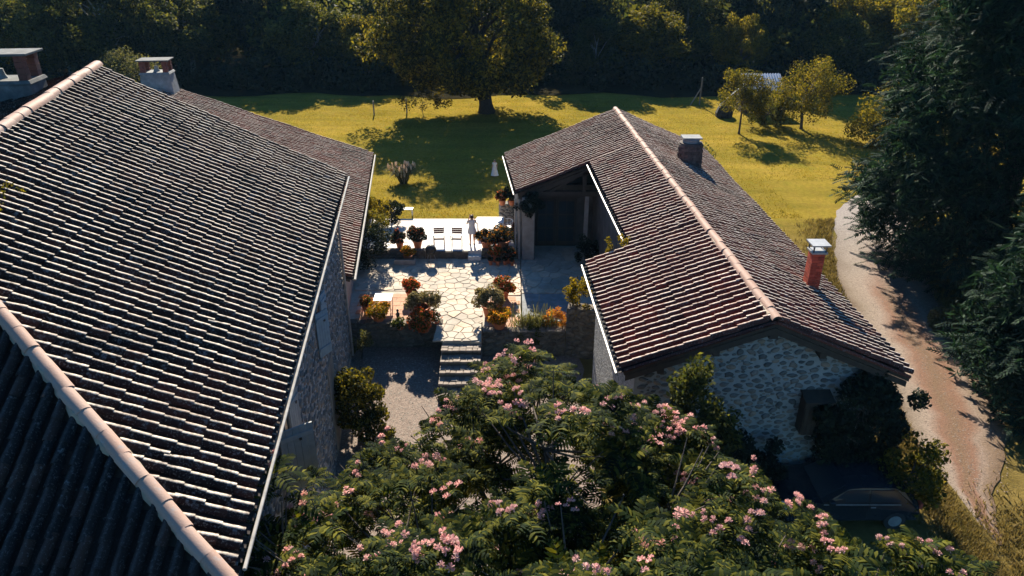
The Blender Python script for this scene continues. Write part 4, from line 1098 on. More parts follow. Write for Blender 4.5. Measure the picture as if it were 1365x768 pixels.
# ------------------------------------------------------------------ pampas clump
pp = thing('pampas_grass', gpt(-7.2, 46.6), 'clump of pampas grass with pale plumes on the lawn at the shadow edge', 'plant')
r_ = np.random.default_rng(90); V = []; F = []; PV = []; PF_ = []
for i in range(520):
    a = r_.uniform(0, 6.28); L = r_.uniform(.9, 1.7); o = r_.uniform(.3, 1.0) * L; b = np.array([math.cos(a), math.sin(a), 0])
    w = np.array([-b[1], b[0], 0]) * .02; base = b * r_.uniform(0, .25)
    p1 = base + b*o*.45 + Z3*L*.75; p2 = base + b*o + Z3*L*.55
    k = len(V); V += [base-w, base+w, p1+w, p1-w, p2]; F += [(k, k+1, k+2, k+3), (k+3, k+2, k+4)]
link('foliage', mesh_np('foliage', V, F, M['leaf_grey']), pp, kind='stuff')
for i in range(46):
    a = r_.uniform(0, 6.28); L = r_.uniform(.9, 1.5); b = np.array([math.cos(a), math.sin(a), 0])*r_.uniform(.15, 1.05)
    tip = b + Z3*L
    mb = MB(); mb.tube([b*.2, b*.7 + Z3*L*.6, tip - Z3*.35], .012, 4); mb.tube([tip - Z3*.4, tip - Z3*.2, tip], [.03, .075, .015], 6)
    mb.build('plume', M['fl_white'], pp)

# ------------------------------------------------------------------ conifers on the right
def spray_template():
    V = []; F = []
    def leaf(a, b, w, z):
        k = len(V); a = np.array(a, float); b = np.array(b, float); d = b-a; s = np.array([-d[1], d[0], 0]); s = s/np.linalg.norm(s)*w
        m = (a+b)/2 + [0, 0, z]; V.extend([a, m+s, b, m-s]); F.append((k, k+1, k+2, k+3))
    for i in range(6):
        x = .12 + i*.15
        for sg in (-1, 1): leaf((x, 0, -x*x*.12), (x+.20, sg*(.30-.035*i), -x*x*.15-.06), .042, .015)
    leaf((0,0,0), (1.12,0,-.22), .05, .02); leaf((.7,0,-.05), (1.02,.09,-.2), .035, 0); leaf((.7,0,-.05), (1.02,-.09,-.2), .035, 0)
    return np.array(V), np.array(F)
SPR = spray_template()
def conifer(loc, label, H_, R0, seed, n=5200, sz=1.0, shape=.55, base=.3):
    t = thing('conifer', loc, label, 'tree')
    r = np.random.default_rng(seed)
    mb = MB(); mb.tube([(0,0,-.3), (0,0,H_*.5), (0,0,H_*.95)], [.45, .3, .06], 8); mb.build('trunk', M['bark'], t)
    # boughs: groups of sprays
    Ms, Ts = [], []
    nb = n // 13
    for b in range(nb):
        u = r.random()**1.15; z = base + u*(H_-base)
        prof = R0 * (1-u)**shape * min(1, .62 + u*4.5)
        a = r.uniform(0, 6.283); rad = prof * r.uniform(.70, 1.0) * (1 + .07*math.sin(a*5+z*1.3) + .06*math.sin(z*2.1+a*2))
        o = np.array([math.cos(a), math.sin(a), 0]); c = o*rad + Z3*z
        bl = r.uniform(.8, 1.6)
        for j in range(13):
            dirv = norm(o + Z3*(r.normal(.05, .32) - .08) + r.normal(0, .42, 3))
            p = c + r.normal(0, .34, 3)*(1,1,.7) - o*r.uniform(0, .8)
            nz = norm(Z3*.9 + r.normal(0, .35, 3)); y = norm(np.cross(nz, dirv)); nz = np.cross(dirv, y); s = sz * r.uniform(.55, 1.1)
            Ms.append(np.stack([dirv, y, nz], 1)*s); Ts.append(p)
        if b % 14 == 0 and rad > 1:
            pass
    V, F = inst(*SPR, np.array(Ms), np.array(Ts))
    link('crown', mesh_np('crown', V, F, M['leaf_conifer']), t)
    # dense inner mass so that the trunk does not show through
    CC = []; RR = []
    for b in range(int(86*R0)):
        u = r.random(); prof = R0*(1-u)**shape*min(1, .62+u*4.5)*.92; a = r.uniform(0, 6.28); q = r.random()**.5
        CC.append((math.cos(a)*prof*q, math.sin(a)*prof*q, base+.5+u*(H_-base-.5))); RR.append(r.uniform(.6, 1.2))
    V, F = leaf_cloud(CC, RR, 150, .42*sz/.75, .3, .3, seed, aspect=.25)
    link('inner_foliage', mesh_np('inner_foliage', V, F, M['leaf_conifer']), t)
    return t
conifer((23.8, 33.5, -.5), 'huge dark green feathery conifer filling the right edge above the driveway', 23, 7.4, 101, 13500, .78, .42, .5)
conifer((20.7, 22.6, -.9), 'smaller dark conifer in front of the huge one at the right edge, shading the driveway', 12, 4.4, 103, 4600, .7, .45, .2)

# ------------------------------------------------------------------ shed, pole, posts
sh = thing('garden_shed', gpt(22.6, 67.3), 'small shed with a white corrugated roof between golden trees at the wood edge', 'shed', None)
sb = off(sh)
mb = MB(); mb.box(20.95, 24.1, 66.6, 69.2, -.1, 2.35); mb.build('walls', M['wood_dark'], sh, world=True)
for j in range(14):
    mb = MB(); mb.box(20.97+.224*j, 21.17+.224*j, 66.56, 66.598, 0, 2.1); mb.build('plank', M['wood_dark'], sh, world=True)
mb = MB(); n_ = 60
for half, (ya, za, yb, zb) in enumerate(((66.1, 2.15, 68.0, 3.3), (68.0, 3.3, 69.8, 2.2))):
    V = []; F = []
    for i in range(n_+1):
        x = 20.7 + i*3.6/n_; w = .05*math.sin(i*math.pi/2)
        V += [(x, ya, za+w), (x, yb, zb+w)]
    F = [(2*i, 2*i+2, 2*i+3, 2*i+1) for i in range(n_)]
    link('roof', mesh_np('roof', V, F, M['roof_white']), sh, world=True)
mb = MB(); mb.prism([(20.96,66.62,2.3), (20.96,69.2,2.3), (20.96,68,3.2)], (.06,0,0)); mb.build('gable_board', M['wood_dark'], sh, world=True)
tp = thing('lean_to_stand_in', gpt(19.4, 66.0), 'dark heap and pale sloping pole standing in for a lean-to frame left of the shed', 'heap')  # lean-to frame beside the shed, built as a heap and sloping pole
mb = MB(); mb.tube([(18.5,65.6,1.0), (20.2,66.2,2.3)], .05, 6); mb.build('pole', M['white_paint'], tp, world=True)
mb = MB(); mb.lathe([(.75,-.1), (.8,.3), (.6,.8), (.2,1.1), (.02,1.15)], (19.0,65.6,0), 9); mb.build('heap', M['rubber'], tp, world=True)
pl = thing('wooden_pole', gpt(17.9, 70.4), 'tall dark pole with a leaning brace at the lawn edge left of the shed', 'pole')
mb = MB(); mb.tube([(17.9,70.4,-.2), (17.92,70.4,2.5)], .07, 6); mb.build('post', M['wood_grey'], pl, world=True)
mb = MB(); mb.tube([(17.0,70.3,-.1), (17.88,70.4,1.5)], .06, 6); mb.build('brace', M['wood_grey'], pl, world=True)
for i, (x, y, lab) in enumerate(((-12.5, 66.4, 'left of the two thin fence posts on the lawn left of the big tree'), (-9.65, 67.3, 'right of the two thin fence posts, under the big tree drooping branches'))):
    p = thing('fence_post', gpt(x, y), lab, 'post', 'fence posts on the lawn'); mb = MB(); mb.tube([(0,0,-.3), (.01,0,1.25)], .07, 6); mb.build('post', M['wood_grey'], p)
tree('low_branch_bush', gpt(-8.0, 66.0), 'ragged low brown branches hanging to the grass beside the fence posts', 'bush', 2, 2.6, .8, .55, 1.25, .03, 'leaf_big', 26, 30, .2, 83, low=-.9)

# ------------------------------------------------------------------ pots and terrace plants
def flower_cloud(parent, cs, rs, n, size, mat, seed, name='flowers'):
    V, F = leaf_cloud(cs, rs, n, size, .9, .95, seed, aspect=.9); return link(name, mesh_np(name, V, F, M[mat]), parent, kind='stuff')
def potted(loc, label, r, h, leafm, fr, fz, flm=None, n=26, size=.10, seed=0, fl_n=14, cat='potted plant', group='potted plants on the terraces', sq=False, up=.6, flat=.8):
    t = thing('potted_plant', loc, label, cat, group)
    mb = MB()
    if sq:
        mb.box(-r, r, -r*.6, r*.6, 0, h)
    else: mb.lathe([(r*.68,0), (r*.95,h*.85), (r*1.06,h*.86), (r*1.06,h), (r*.9,h), (r*.88,h*.9)], (0,0,0), 14)
    mb.build('pot', M['terracotta'], t)
    mb = MB(); mb.lathe([(r*.86,h*.82), (r*.86,h*.90)], (0,0,0), 10)
    if not sq: mb.build('soil', M['soil'], t)
    C_, R_ = crown_clumps(fr, fr, fr*flat, 16, seed, -.35, (.3, .48), .15); C_ = C_ + [0, 0, h + fz]
    V, F = leaf_cloud(C_, R_, n*3, size, up, .6, seed+1); link('foliage', mesh_np('foliage', V, F, M[leafm]), t, kind='stuff')
    mb = MB()
    for c in C_[:7]: mb.tube([(0,0,h*.85), c*np.array([.5,.5,.8]), c], [.02,.015,.006], 4, False)
    mb.build('stems', M['bark'], t, kind='stuff')
    if flm:
        top = C_[C_[:, 2] > h + fz - fr*.3]; flower_cloud(t, top, [fr*.42]*len(top), fl_n, size*.9, flm, seed+2)
    return t
zl = ZL + .05
potted((-4.72,30.6,zl), 'round orange-red flowering pot at the back of the left terracotta bed', .26, .42, 'leaf_pot', .42, .22, 'fl_red', 30, .11, 201, 40)
potted((-3.98,28.75,zl), 'big pale variegated shrub in a terracotta pot left of the flagged path', .34, .55, 'leaf_variegated', .64, .26, None, 60, .12, 203)
potted((-6.55,29.2,zl), 'small orange pot with red flowers left of the white table', .22, .42, 'leaf_pot', .30, .14, 'fl_red', 22, .09, 205, 22)
potted((-5.9,28.45,zl), 'wide yellow-green flowering pot on the wall edge in front of the white table', .30, .34, 'leaf_yellow', .50, .16, 'fl_orange', 32, .10, 207, 16, flat=.6)
potted((-3.85,27.98,zl-.25), 'red-orange flowers spilling over the left retaining wall beside the steps', .30, .3, 'leaf_pot', .62, .25, 'fl_red', 40, .11, 209, 46, flat=.6)
potted((-4.9,27.98,zl-.15), 'low green trailing plant on the left retaining wall, left of the spilling red flowers', .18, .2, 'leaf_pot', .30, .1, 'fl_white', 22, .09, 211, 3, flat=.6)
potted((-1.0,28.9,zl), 'big pale variegated shrub in a terracotta pot right of the flagged path', .34, .55, 'leaf_variegated', .64, .26, None, 60, .12, 213)
potted((-.38,30.7,zl), 'orange-red flowering pot behind the right-hand variegated shrub', .26, .40, 'leaf_pot', .44, .22, 'fl_red', 30, .11, 215, 40)
potted((-.55,27.75,zl), 'yellow-orange flowering pot at the top of the steps beside the handrail', .30, .36, 'leaf_yellow', .52, .18, 'fl_orange', 34, .10, 217, 34, flat=.65)
potted((-5.0,35.75,.02), 'tall dark shrub in a pot topped with orange flowers, nearest left of the chairs', .26, .4, 'leaf_dark', .46, .20, 'fl_red', 60, .10, 219, 16, flat=1.2)
potted((-5.95,35.75,.02), 'short dark potted shrub with orange top, farther left of the chairs', .22, .32, 'leaf_dark', .40, .10, 'fl_red', 46, .10, 221, 12, flat=1.1)
potted((-5.45,35.02,zl-.05), 'green and yellow flowering pot before the low wall left of the ball barbecue', .24, .34, 'leaf_yellow', .34, .22, 'fl_orange', 26, .09, 223, 20)
potted((-1.35,35.7,.02), 'dark leafy pot with orange blossoms nearest the standing woman', .3, .4, 'leaf_dark', .54, .20, 'fl_orange', 56, .10, 225, 16)
potted((-.45,35.75,.02), 'larger dark leafy pot with bright orange blossoms beside the barn pillar', .34, .4, 'leaf_dark', .64, .22, 'fl_orange', 60, .10, 227, 22)
potted((-.85,34.85,zl), 'scarlet flowering pot in front of the low right wall', .24, .38, 'leaf_pot', .36, .26, 'fl_red', 26, .10, 229, 30)
potted((-.2,34.7,zl), 'leafy green pot in the shaded row at the foot of the right wall', .22, .34, 'leaf_dark', .36, .24, 'fl_red', 26, .1, 231, 4)
potted((.3,36.6,.02), 'red flowering pot against the barn drainpipes', .22, .4, 'leaf_dark', .34, .35, 'fl_red', 24, .09, 233, 14)
for i in range(4):
    potted((-1.1+.37*i,34.45-.05*(i % 2),zl), ['empty-looking small clay pot at the left end of the shaded row', 'second small clay pot in the shaded row below the scarlet flowers', 'third small clay pot in the shaded row', 'small clay pot at the right end of the shaded row by the pillar'][i], .12, .24, 'leaf_dark', .13, .06, None, 8, .07, 235+i)
potted((-.55,39.0,1.22), 'potted red plant at the left end of the low wall by the lawn', .2, .3, 'leaf_dark', .36, .2, 'fl_red', 26, .1, 241, 16)
potted((-.02,39.0,1.22), 'taller dark green potted plant on the low wall nearest the barn', .2, .3, 'leaf_dark', .42, .38, None, 30, .11, 243)
tree('shrub', (-7.4,34.3,-.4), 'large dark shrub with rusty top leaves against the wing wall at the left terrace end', 'bush', 2, 1.05, 1.3, 1.25, .95, .06, 'leaf_dark', 30, 170, .12, 251, low=-.6)
tree('shrub', (-7.7,36.4,0), 'brownish flowering shrub behind the large dark terrace shrub by the wing', 'bush', 2, .95, .9, .85, 1.0, .05, 'leaf_gold', 24, 150, .11, 253, low=-.6)
tree('shrub', (-7.95,39.0,0), 'yellow-green and dark bush at the lawn corner beside the wing', 'bush', 2, 1.25, .9, .8, .8, .05, 'leaf_yellow', 26, 150, .12, 255, low=-.6)
tree('shrub', (-6.9,39.3,0), 'dark red-tinged bush right of the yellow-green bush at the lawn corner', 'bush', 2, .75, .7, .7, .7, .05, 'leaf_dark', 20, 150, .12, 257, low=-.6)
tree('shrub', (-6.55,27.2,-1.6), 'small pale-leaved shrub in the yard shade at the foot of the left retaining wall', 'bush', 2, .45, .4, .6, .75, .03, 'leaf_grey', 16, 60, .10, 259, low=-.6)
# lavender bed
lv = thing('lavender', (1.0, 28.0, -.4), 'spiky grey-green lavender clump on the wall right of the steps', 'plant')
r_ = np.random.default_rng(261); V = []; F = []
for i in range(420):
    a = r_.uniform(0, 6.28); b = np.array([r_.normal(0,.45), r_.normal(0,.2), 0]); tip = b + np.array([r_.normal(0,.14), r_.normal(0,.14), r_.uniform(.35,.6) + (.6 if i % 26 == 0 else 0)])
    w = np.array([math.cos(a), math.sin(a), 0])*(.014 if i % 26 else .02); k = len(V); V += [b-w, b+w, tip+w*.6, tip-w*.6]; F.append((k, k+1, k+2, k+3))
link('foliage', mesh_np('foliage', V, F, M['leaf_grey']), lv, kind='stuff')
V, F = leaf_cloud([(x, .05, .25) for x in np.linspace(-.7, .7, 9)], [.25]*9, 90, .07, .5, .6, 263); link('leaves', mesh_np('leaves', V, F, M['leaf_variegated']), lv, kind='stuff')
tree('shrub', (.9,27.62,-1.0), 'dark cushion of green hanging over the wall under the lavender', 'bush', 1, .8, .32, .5, .3, .02, 'leaf_pot', 20, 90, .09, 265, low=-.9)
tree('flowering_shrub', (1.95,28.0,-.5), 'bright orange-yellow flowering bush between the lavender and the tall stone wall end', 'bush', 1, .62, .45, .42, .42, .02, 'fl_orange', 20, 70, .09, 267, low=-.6)
tree('climber', (2.85,27.6,.5), 'yellow-green climber hanging over the tall stone wall end by the barn eave', 'climber', 2, .55, .45, .95, .6, .02, 'leaf_yellow', 24, 80, .12, 269, low=-.95)
tree('climber', (1.0,35.1,1.5), 'dark hanging creeper at the top of the porch pillar', 'climber', 2, .75, .4, .65, 1.1, .02, 'leaf_dark', 22, 110, .12, 271, low=-.95)
tree('climber', (3.95,25.2,1.2), 'thin yellowish creeper along the inner corner of the barn notch', 'climber', 2, .45, .35, .5, 3.35, .03, 'leaf_yellow', 12, 40, .11, 273, low=-.9)
tree('shrub', (3.9,34.2,-.4), 'dark grey-green plants against the porch wall inside the barn notch', 'bush', 1, .7, .6, .8, .8, .03, 'leaf_dark', 22, 110, .12, 275, low=-.6)

# ------------------------------------------------------------------ furniture on the terraces
def chair(x, y, label, rot):
    t = thing('garden_chair', (x, y, 0.0), label, 'chair', 'brown slatted chairs on the white terrace', rot)
    for i in range(4):
        mb = MB(); mb.box(-.25, .25, -.16+.11*i, -.06+.11*i, .42, .45); mb.build('seat_slat', M['chair_brown'], t)
    for i in range(3):
        mb = MB(); z = .62 + .105*i; mb.box(-.25, .25, .26+.03*i, .285+.03*i, z, z+.095); mb.build('back_slat', M['chair_brown'], t)
    for sx in (-1, 1):
        mb = MB(); mb.tube([(sx*.27,.30,-0.0), (sx*.27,.26,.42), (sx*.27,.35,.95)], .018, 6); mb.build('leg', M['chair_brown'], t)
        mb = MB(); mb.tube([(sx*.27,-.22,0), (sx*.27,-.18,.43), (sx*.28,-.20,.64), (sx*.28,.28,.66)], .018, 6); mb.build('leg', M['chair_brown'], t)
        mb = MB(); mb.box(sx*.28-.025, sx*.28+.025, -.2, .26, .665, .69); mb.build('armrest', M['white_paint'], t)
    return t
chair(-3.88, 35.95, 'left of the two brown slatted chairs on the white terrace, above the ball barbecue', .05)
chair(-2.95, 35.95, 'right of the two brown slatted chairs, next to the standing woman', -.06)
def table(name, x, y, z, w, d, h, label, mat='white_paint'):
    t = thing(name, (x, y, z), label, 'table'); n = 5
    for i in range(n):
        mb = MB(); mb.box(-w/2, w/2, -d/2+d*i/n+.004, -d/2+d*(i+1)/n-.004, h-.03, h); mb.build('table_slat', M[mat], t)
    for sx in (-1, 1):
        for sy in (-1, 1):
            mb = MB(); mb.box(sx*(w/2-.05)-.02, sx*(w/2-.05)+.02, sy*(d/2-.05)-.02, sy*(d/2-.05)+.02, 0, h-.031); mb.build('leg', M[mat], t)
    return t
table('garden_table', -5.85, 29.55, ZL+.06, .80, .72, .62, 'small white square table on the left terracotta bed among pots')
table('garden_table', -1.2, 37.9, 0, 1.5, .9, .74, 'white table at the right end of the white terrace near the low wall')
table('bench', -6.4, 40.6, 0, 1.15, .38, .42, 'white bench on the grass at the back left corner of the terrace')
wc = thing('white_chair', (-.25, 37.6, 0), 'white round-backed chair beside the white table', 'chair')
mb = MB(); mb.lathe([(.24,.42), (.25,.45), (.22,.46)], (0,0,0), 14); mb.build('seat', M['white_paint'], wc)
mb = MB(); mb.tube([(.30*math.cos(a), .30*math.sin(a), .80 + .03*math.sin(a)) for a in np.linspace(-1.9, 1.9, 14)], .02, 6, False); mb.build('backrest', M['white_paint'], wc)
for a in (-1.6, -.8, 0, .8, 1.6):
    mb = MB(); mb.tube([(.22*math.cos(a), .22*math.sin(a), .45), (.3*math.cos(a), .3*math.sin(a), .80)], .011, 5); mb.build('spindle', M['white_paint'], wc)
for a in (.8, 2.35, 3.93, 5.5):
    mb = MB(); mb.tube([(.2*math.cos(a), .2*math.sin(a), .43), (.27*math.cos(a), .27*math.sin(a), 0)], .016, 5); mb.build('leg', M['white_paint'], wc)
bb = thing('ball_barbecue', (-4.2, 34.75, zl), 'dark ball barbecue on thin legs standing before the terrace step', 'barbecue')
mb = MB(); mb.lathe([(.03,.42), (.20,.48), (.28,.62), (.29,.70)], (0,0,0), 16); mb.build('bowl', M['iron'], bb, smooth=True)
mb = MB(); mb.lathe([(.295,.705), (.27,.82), (.18,.93), (.05,.98), (.01,.985)], (0,0,0), 16); mb.build('lid', M['iron'], bb, smooth=True)
mb = MB(); mb.tube([(-.06,0,.98), (-.05,0,1.03), (.05,0,1.03), (.06,0,.98)], .012, 5); mb.build('handle', M['white_paint'], bb)
for a in (.5, 2.6, 4.7):
    mb = MB(); mb.tube([(.12*math.cos(a), .12*math.sin(a), .50), (.30*math.cos(a), .30*math.sin(a), 0)], .014, 5); mb.build('leg', M['metal_cap'], bb)
bx = thing('flower_trough', (-5.55, 34.5, zl), 'pale stone trough edge in the shade before the low left wall', 'trough')
mb = MB(); mb.box(-.55, .55, -.12, .12, 0, .28); mb.build('trough', M['plaster'], bx, bevel=.015)
mb = MB(); mb.box(-.49, .49, -.08, .08, .282, .30); mb.build('soil', M['soil'], bx)
st_ = thing('garden_statue', (-5.05, 28.45, zl), 'small dark figure ornament on the left retaining wall', 'ornament')
mb = MB(); mb.lathe([(.10,0), (.11,.05), (.05,.09), (.075,.25), (.085,.36), (.035,.44)], (0,0,0), 10); mb.build('body', M['iron'], st_, smooth=True)
mb = MB(); mb.lathe([(.02,.44), (.055,.48), (.06,.53), (.03,.58), (.005,.59)], (0,0,0), 10); mb.build('head', M['iron'], st_, smooth=True)

# ------------------------------------------------------------------ shrubs round the houses
tree('laurel', (-5.65,22.0,-1.6), 'round yellow-tipped evergreen bush against the farmhouse wall by the wooden door', 'bush', 3, 1.0, 1.0, 1.25, 1.35, .08, 'leaf_laurel', 44, 170, .15, 301, lobes=.1, low=-.7)
tree('shrub', (-4.75,20.9,-1.6), 'small bright yellow-leaved shrub on the gravel right of the evergreen bush', 'bush', 2, .62, .6, .6, .6, .04, 'leaf_laurel', 26, 80, .12, 303, low=-.7)
tree('laurel_tree', (4.75,15.9,-1.0), 'tall upright dark evergreen with lit tips in front of the barn left eave', 'tree', 6, 1.05, .9, 3.0, 3.3, .14, 'leaf_forest', 60, 150, .16, 305, lobes=.25, low=-.98, rr=(.16,.28))
tree('shrub', (6.1,16.6,-1.0), 'dark shrub at the foot of the pale barn gable right of the tall evergreen', 'bush', 3, 1.1, .7, 1.7, 1.8, .07, 'leaf_dark', 40, 130, .16, 307, low=-.8)
tree('shrub', (7.25,17.2,-.9), 'low dark shrub at the middle foot of the barn gable', 'bush', 2, .8, .5, 1.3, 1.4, .06, 'leaf_dark', 34, 130, .16, 309, low=-.8)
tree('ivy_bush', (10.35,17.45,-.8), 'big dark mound of ivy over the right half of the barn gable behind the car', 'bush', 4, 1.35, .38, 1.9, 3.0, .08, 'leaf_dark', 80, 190, .16, 311, low=-.95, rr=(.2,.34))
tree('shrub', (11.6,16.6,-.9), 'ragged bush with lit brownish leaf tips below the right corner of the barn eave', 'bush', 4, .8, .7, 1.55, 1.8, .07, 'leaf_gold', 46, 90, .15, 313, lobes=.12, low=-.98)
tree('shrub', (12.3,17.6,-.9), 'thin golden shrub on the verge between the barn corner and the driveway', 'bush', 2, .6, .6, .8, .8, .04, 'leaf_gold', 22, 60, .13, 315, low=-.8)
tree('shrub', (18.9,27.6,-.7), 'pale-leaved shrub on the dry verge at the foot of the big conifer', 'bush', 2, .9, .9, .75, .7, .05, 'leaf_grey', 26, 90, .13, 317, low=-.7)
# plank lean-to against the gable
lt = thing('wall_cupboard', (8.9,17.8,1.9), 'dark plank cupboard with a sloping top fixed to the barn gable above the parked car', 'cupboard')
for i in range(6):
    mb = MB(); x = 8.5+.12*i; mb.box(x, x+.113, 17.36, 17.39, 1.9, 3.0); mb.build('plank', M['wood_dark'], lt, world=True)
for i in range(2):
    mb = MB(); y = 17.395+.2*i; mb.box(8.47, 8.50, y, y+.19, 1.9, 3.0+.03*i); mb.build('plank', M['wood_dark'], lt, world=True)
mb = MB(); mb.prism([(8.43,17.28,3.04), (9.28,17.28,3.04), (9.28,17.81,3.16), (8.43,17.81,3.16)], (0,0,.05)); mb.build('roof', M['wood_dark'], lt, world=True)

# ------------------------------------------------------------------ parked car in the barn's shade
car = thing('parked_car', (9.75,16.72,float(gz(9.75,16.72))), 'dark car parked sideways in deep shade before the barn gable, windscreen catching the light', 'car', None, math.pi)
# local frame: +x is the front of the car, y to its left
prof = [(-1.95,.35),(-2.0,.62),(-1.92,.86),(-1.72,.94),(-1.45,1.33),(-1.15,1.43),(-.2,1.45),(.22,1.40),(.95,.97),(1.65,.86),(1.95,.70),(2.02,.45),(1.97,.30)]
def car_section(y):
    f = 1 - .10*abs(y/.84)**3
    return [(x*(1 - .05*abs(y/.84)**4), (z if z < .95 else .95 + (z-.95)*(1-.10*abs(y/.84)**2))) for x, z in prof]
ysec = [-.86,-.82,-.6,-.25,.25,.6,.82,.86]; V = []; F = []; n = len(prof)
for y in ysec:
    for x, z in car_section(y):
        yy = y if z < 1.0 else y*(1 - .20*(z-.95)/.5)
        V.append((x, yy, z))
for i in range(len(ysec)-1):
    for j in range(n):
        F.append((i*n+j, i*n+(j+1) % n, (i+1)*n+(j+1) % n, (i+1)*n+j))
F += [tuple(range(n))[::-1], tuple((len(ysec)-1)*n+j for j in range(n))]
mb = MB(); mb.add(V, F); body = mb.build('body', M['car_paint'], car)
for sy in (-1, 1):
    mb = MB(); mb.prism([(-1.30,sy*.815,.99), (-.42,sy*.815,.99), (-.42,sy*.74,1.34), (-1.08,sy*.74,1.34)], (0,sy*.022,.004)); mb.build('side_window', M['glass'], car)
    mb = MB(); mb.prism([(-.36,sy*.815,.99), (.72,sy*.815,.99), (.22,sy*.74,1.33), (-.36,sy*.74,1.34)], (0,sy*.022,.004)); mb.build('side_window', M['glass'], car)
    mb = MB(); mb.box(-1.3, .9, sy*.862-.006, sy*.862+.006, .90, .93); mb.build('side_trim', M['metal_cap'], car)
    mb = MB(); mb.box(.62, .80, sy*.93-.07, sy*.93+.07, .98, 1.10); mb.build('mirror', M['car_paint'], car, bevel=.02)
    mb = MB(); mb.box(1.86, 1.95, sy*.62-.15, sy*.62+.15, .60, .73); mb.build('headlight', M['car_light'], car, bevel=.02)
    mb = MB(); mb.box(-2.0, -1.90, sy*.68-.10, sy*.68+.10, .66, .86); mb.build('tail_light', M['brick_red'], car, bevel=.02)
    for wx in (-1.25, 1.28):
        mb = MB(); mb.tube([(wx, sy*.68, .31), (wx, sy*.875, .31)], .31, 18); w = mb.build('wheel', M['rubber'], car, smooth=False)
        mb = MB(); mb.tube([(wx, sy*.87, .31), (wx, sy*.885, .31)], .19, 14); mb.build('rim', M['metal_cap'], w)
    mb = MB(); mb.box(-.40, -.385, sy*.864-.004, sy*.864+.004, .42, .93); mb.build('door_seam', M['rubber'], car)
    mb = MB(); mb.box(-.60, -.46, sy*.868-.008, sy*.868+.008, .80, .83); mb.build('door_handle', M['metal_cap'], car)
mb = MB(); mb.prism([(.25,-.60,1.405), (.25,.60,1.405), (.93,.70,.99), (.93,-.70,.99)], (.012,0,.018)); mb.build('windscreen', M['glass'], car)
mb = MB(); mb.prism([(-1.48,-.58,1.31), (-1.48,.58,1.31), (-1.72,.66,.97), (-1.72,-.66,.97)], (-.014,0,.010)); mb.build('rear_window', M['glass'], car)
mb = MB(); mb.box(1.97, 2.03, -.75, .75, .34, .50); mb.build('bumper', M['rubber'], car)

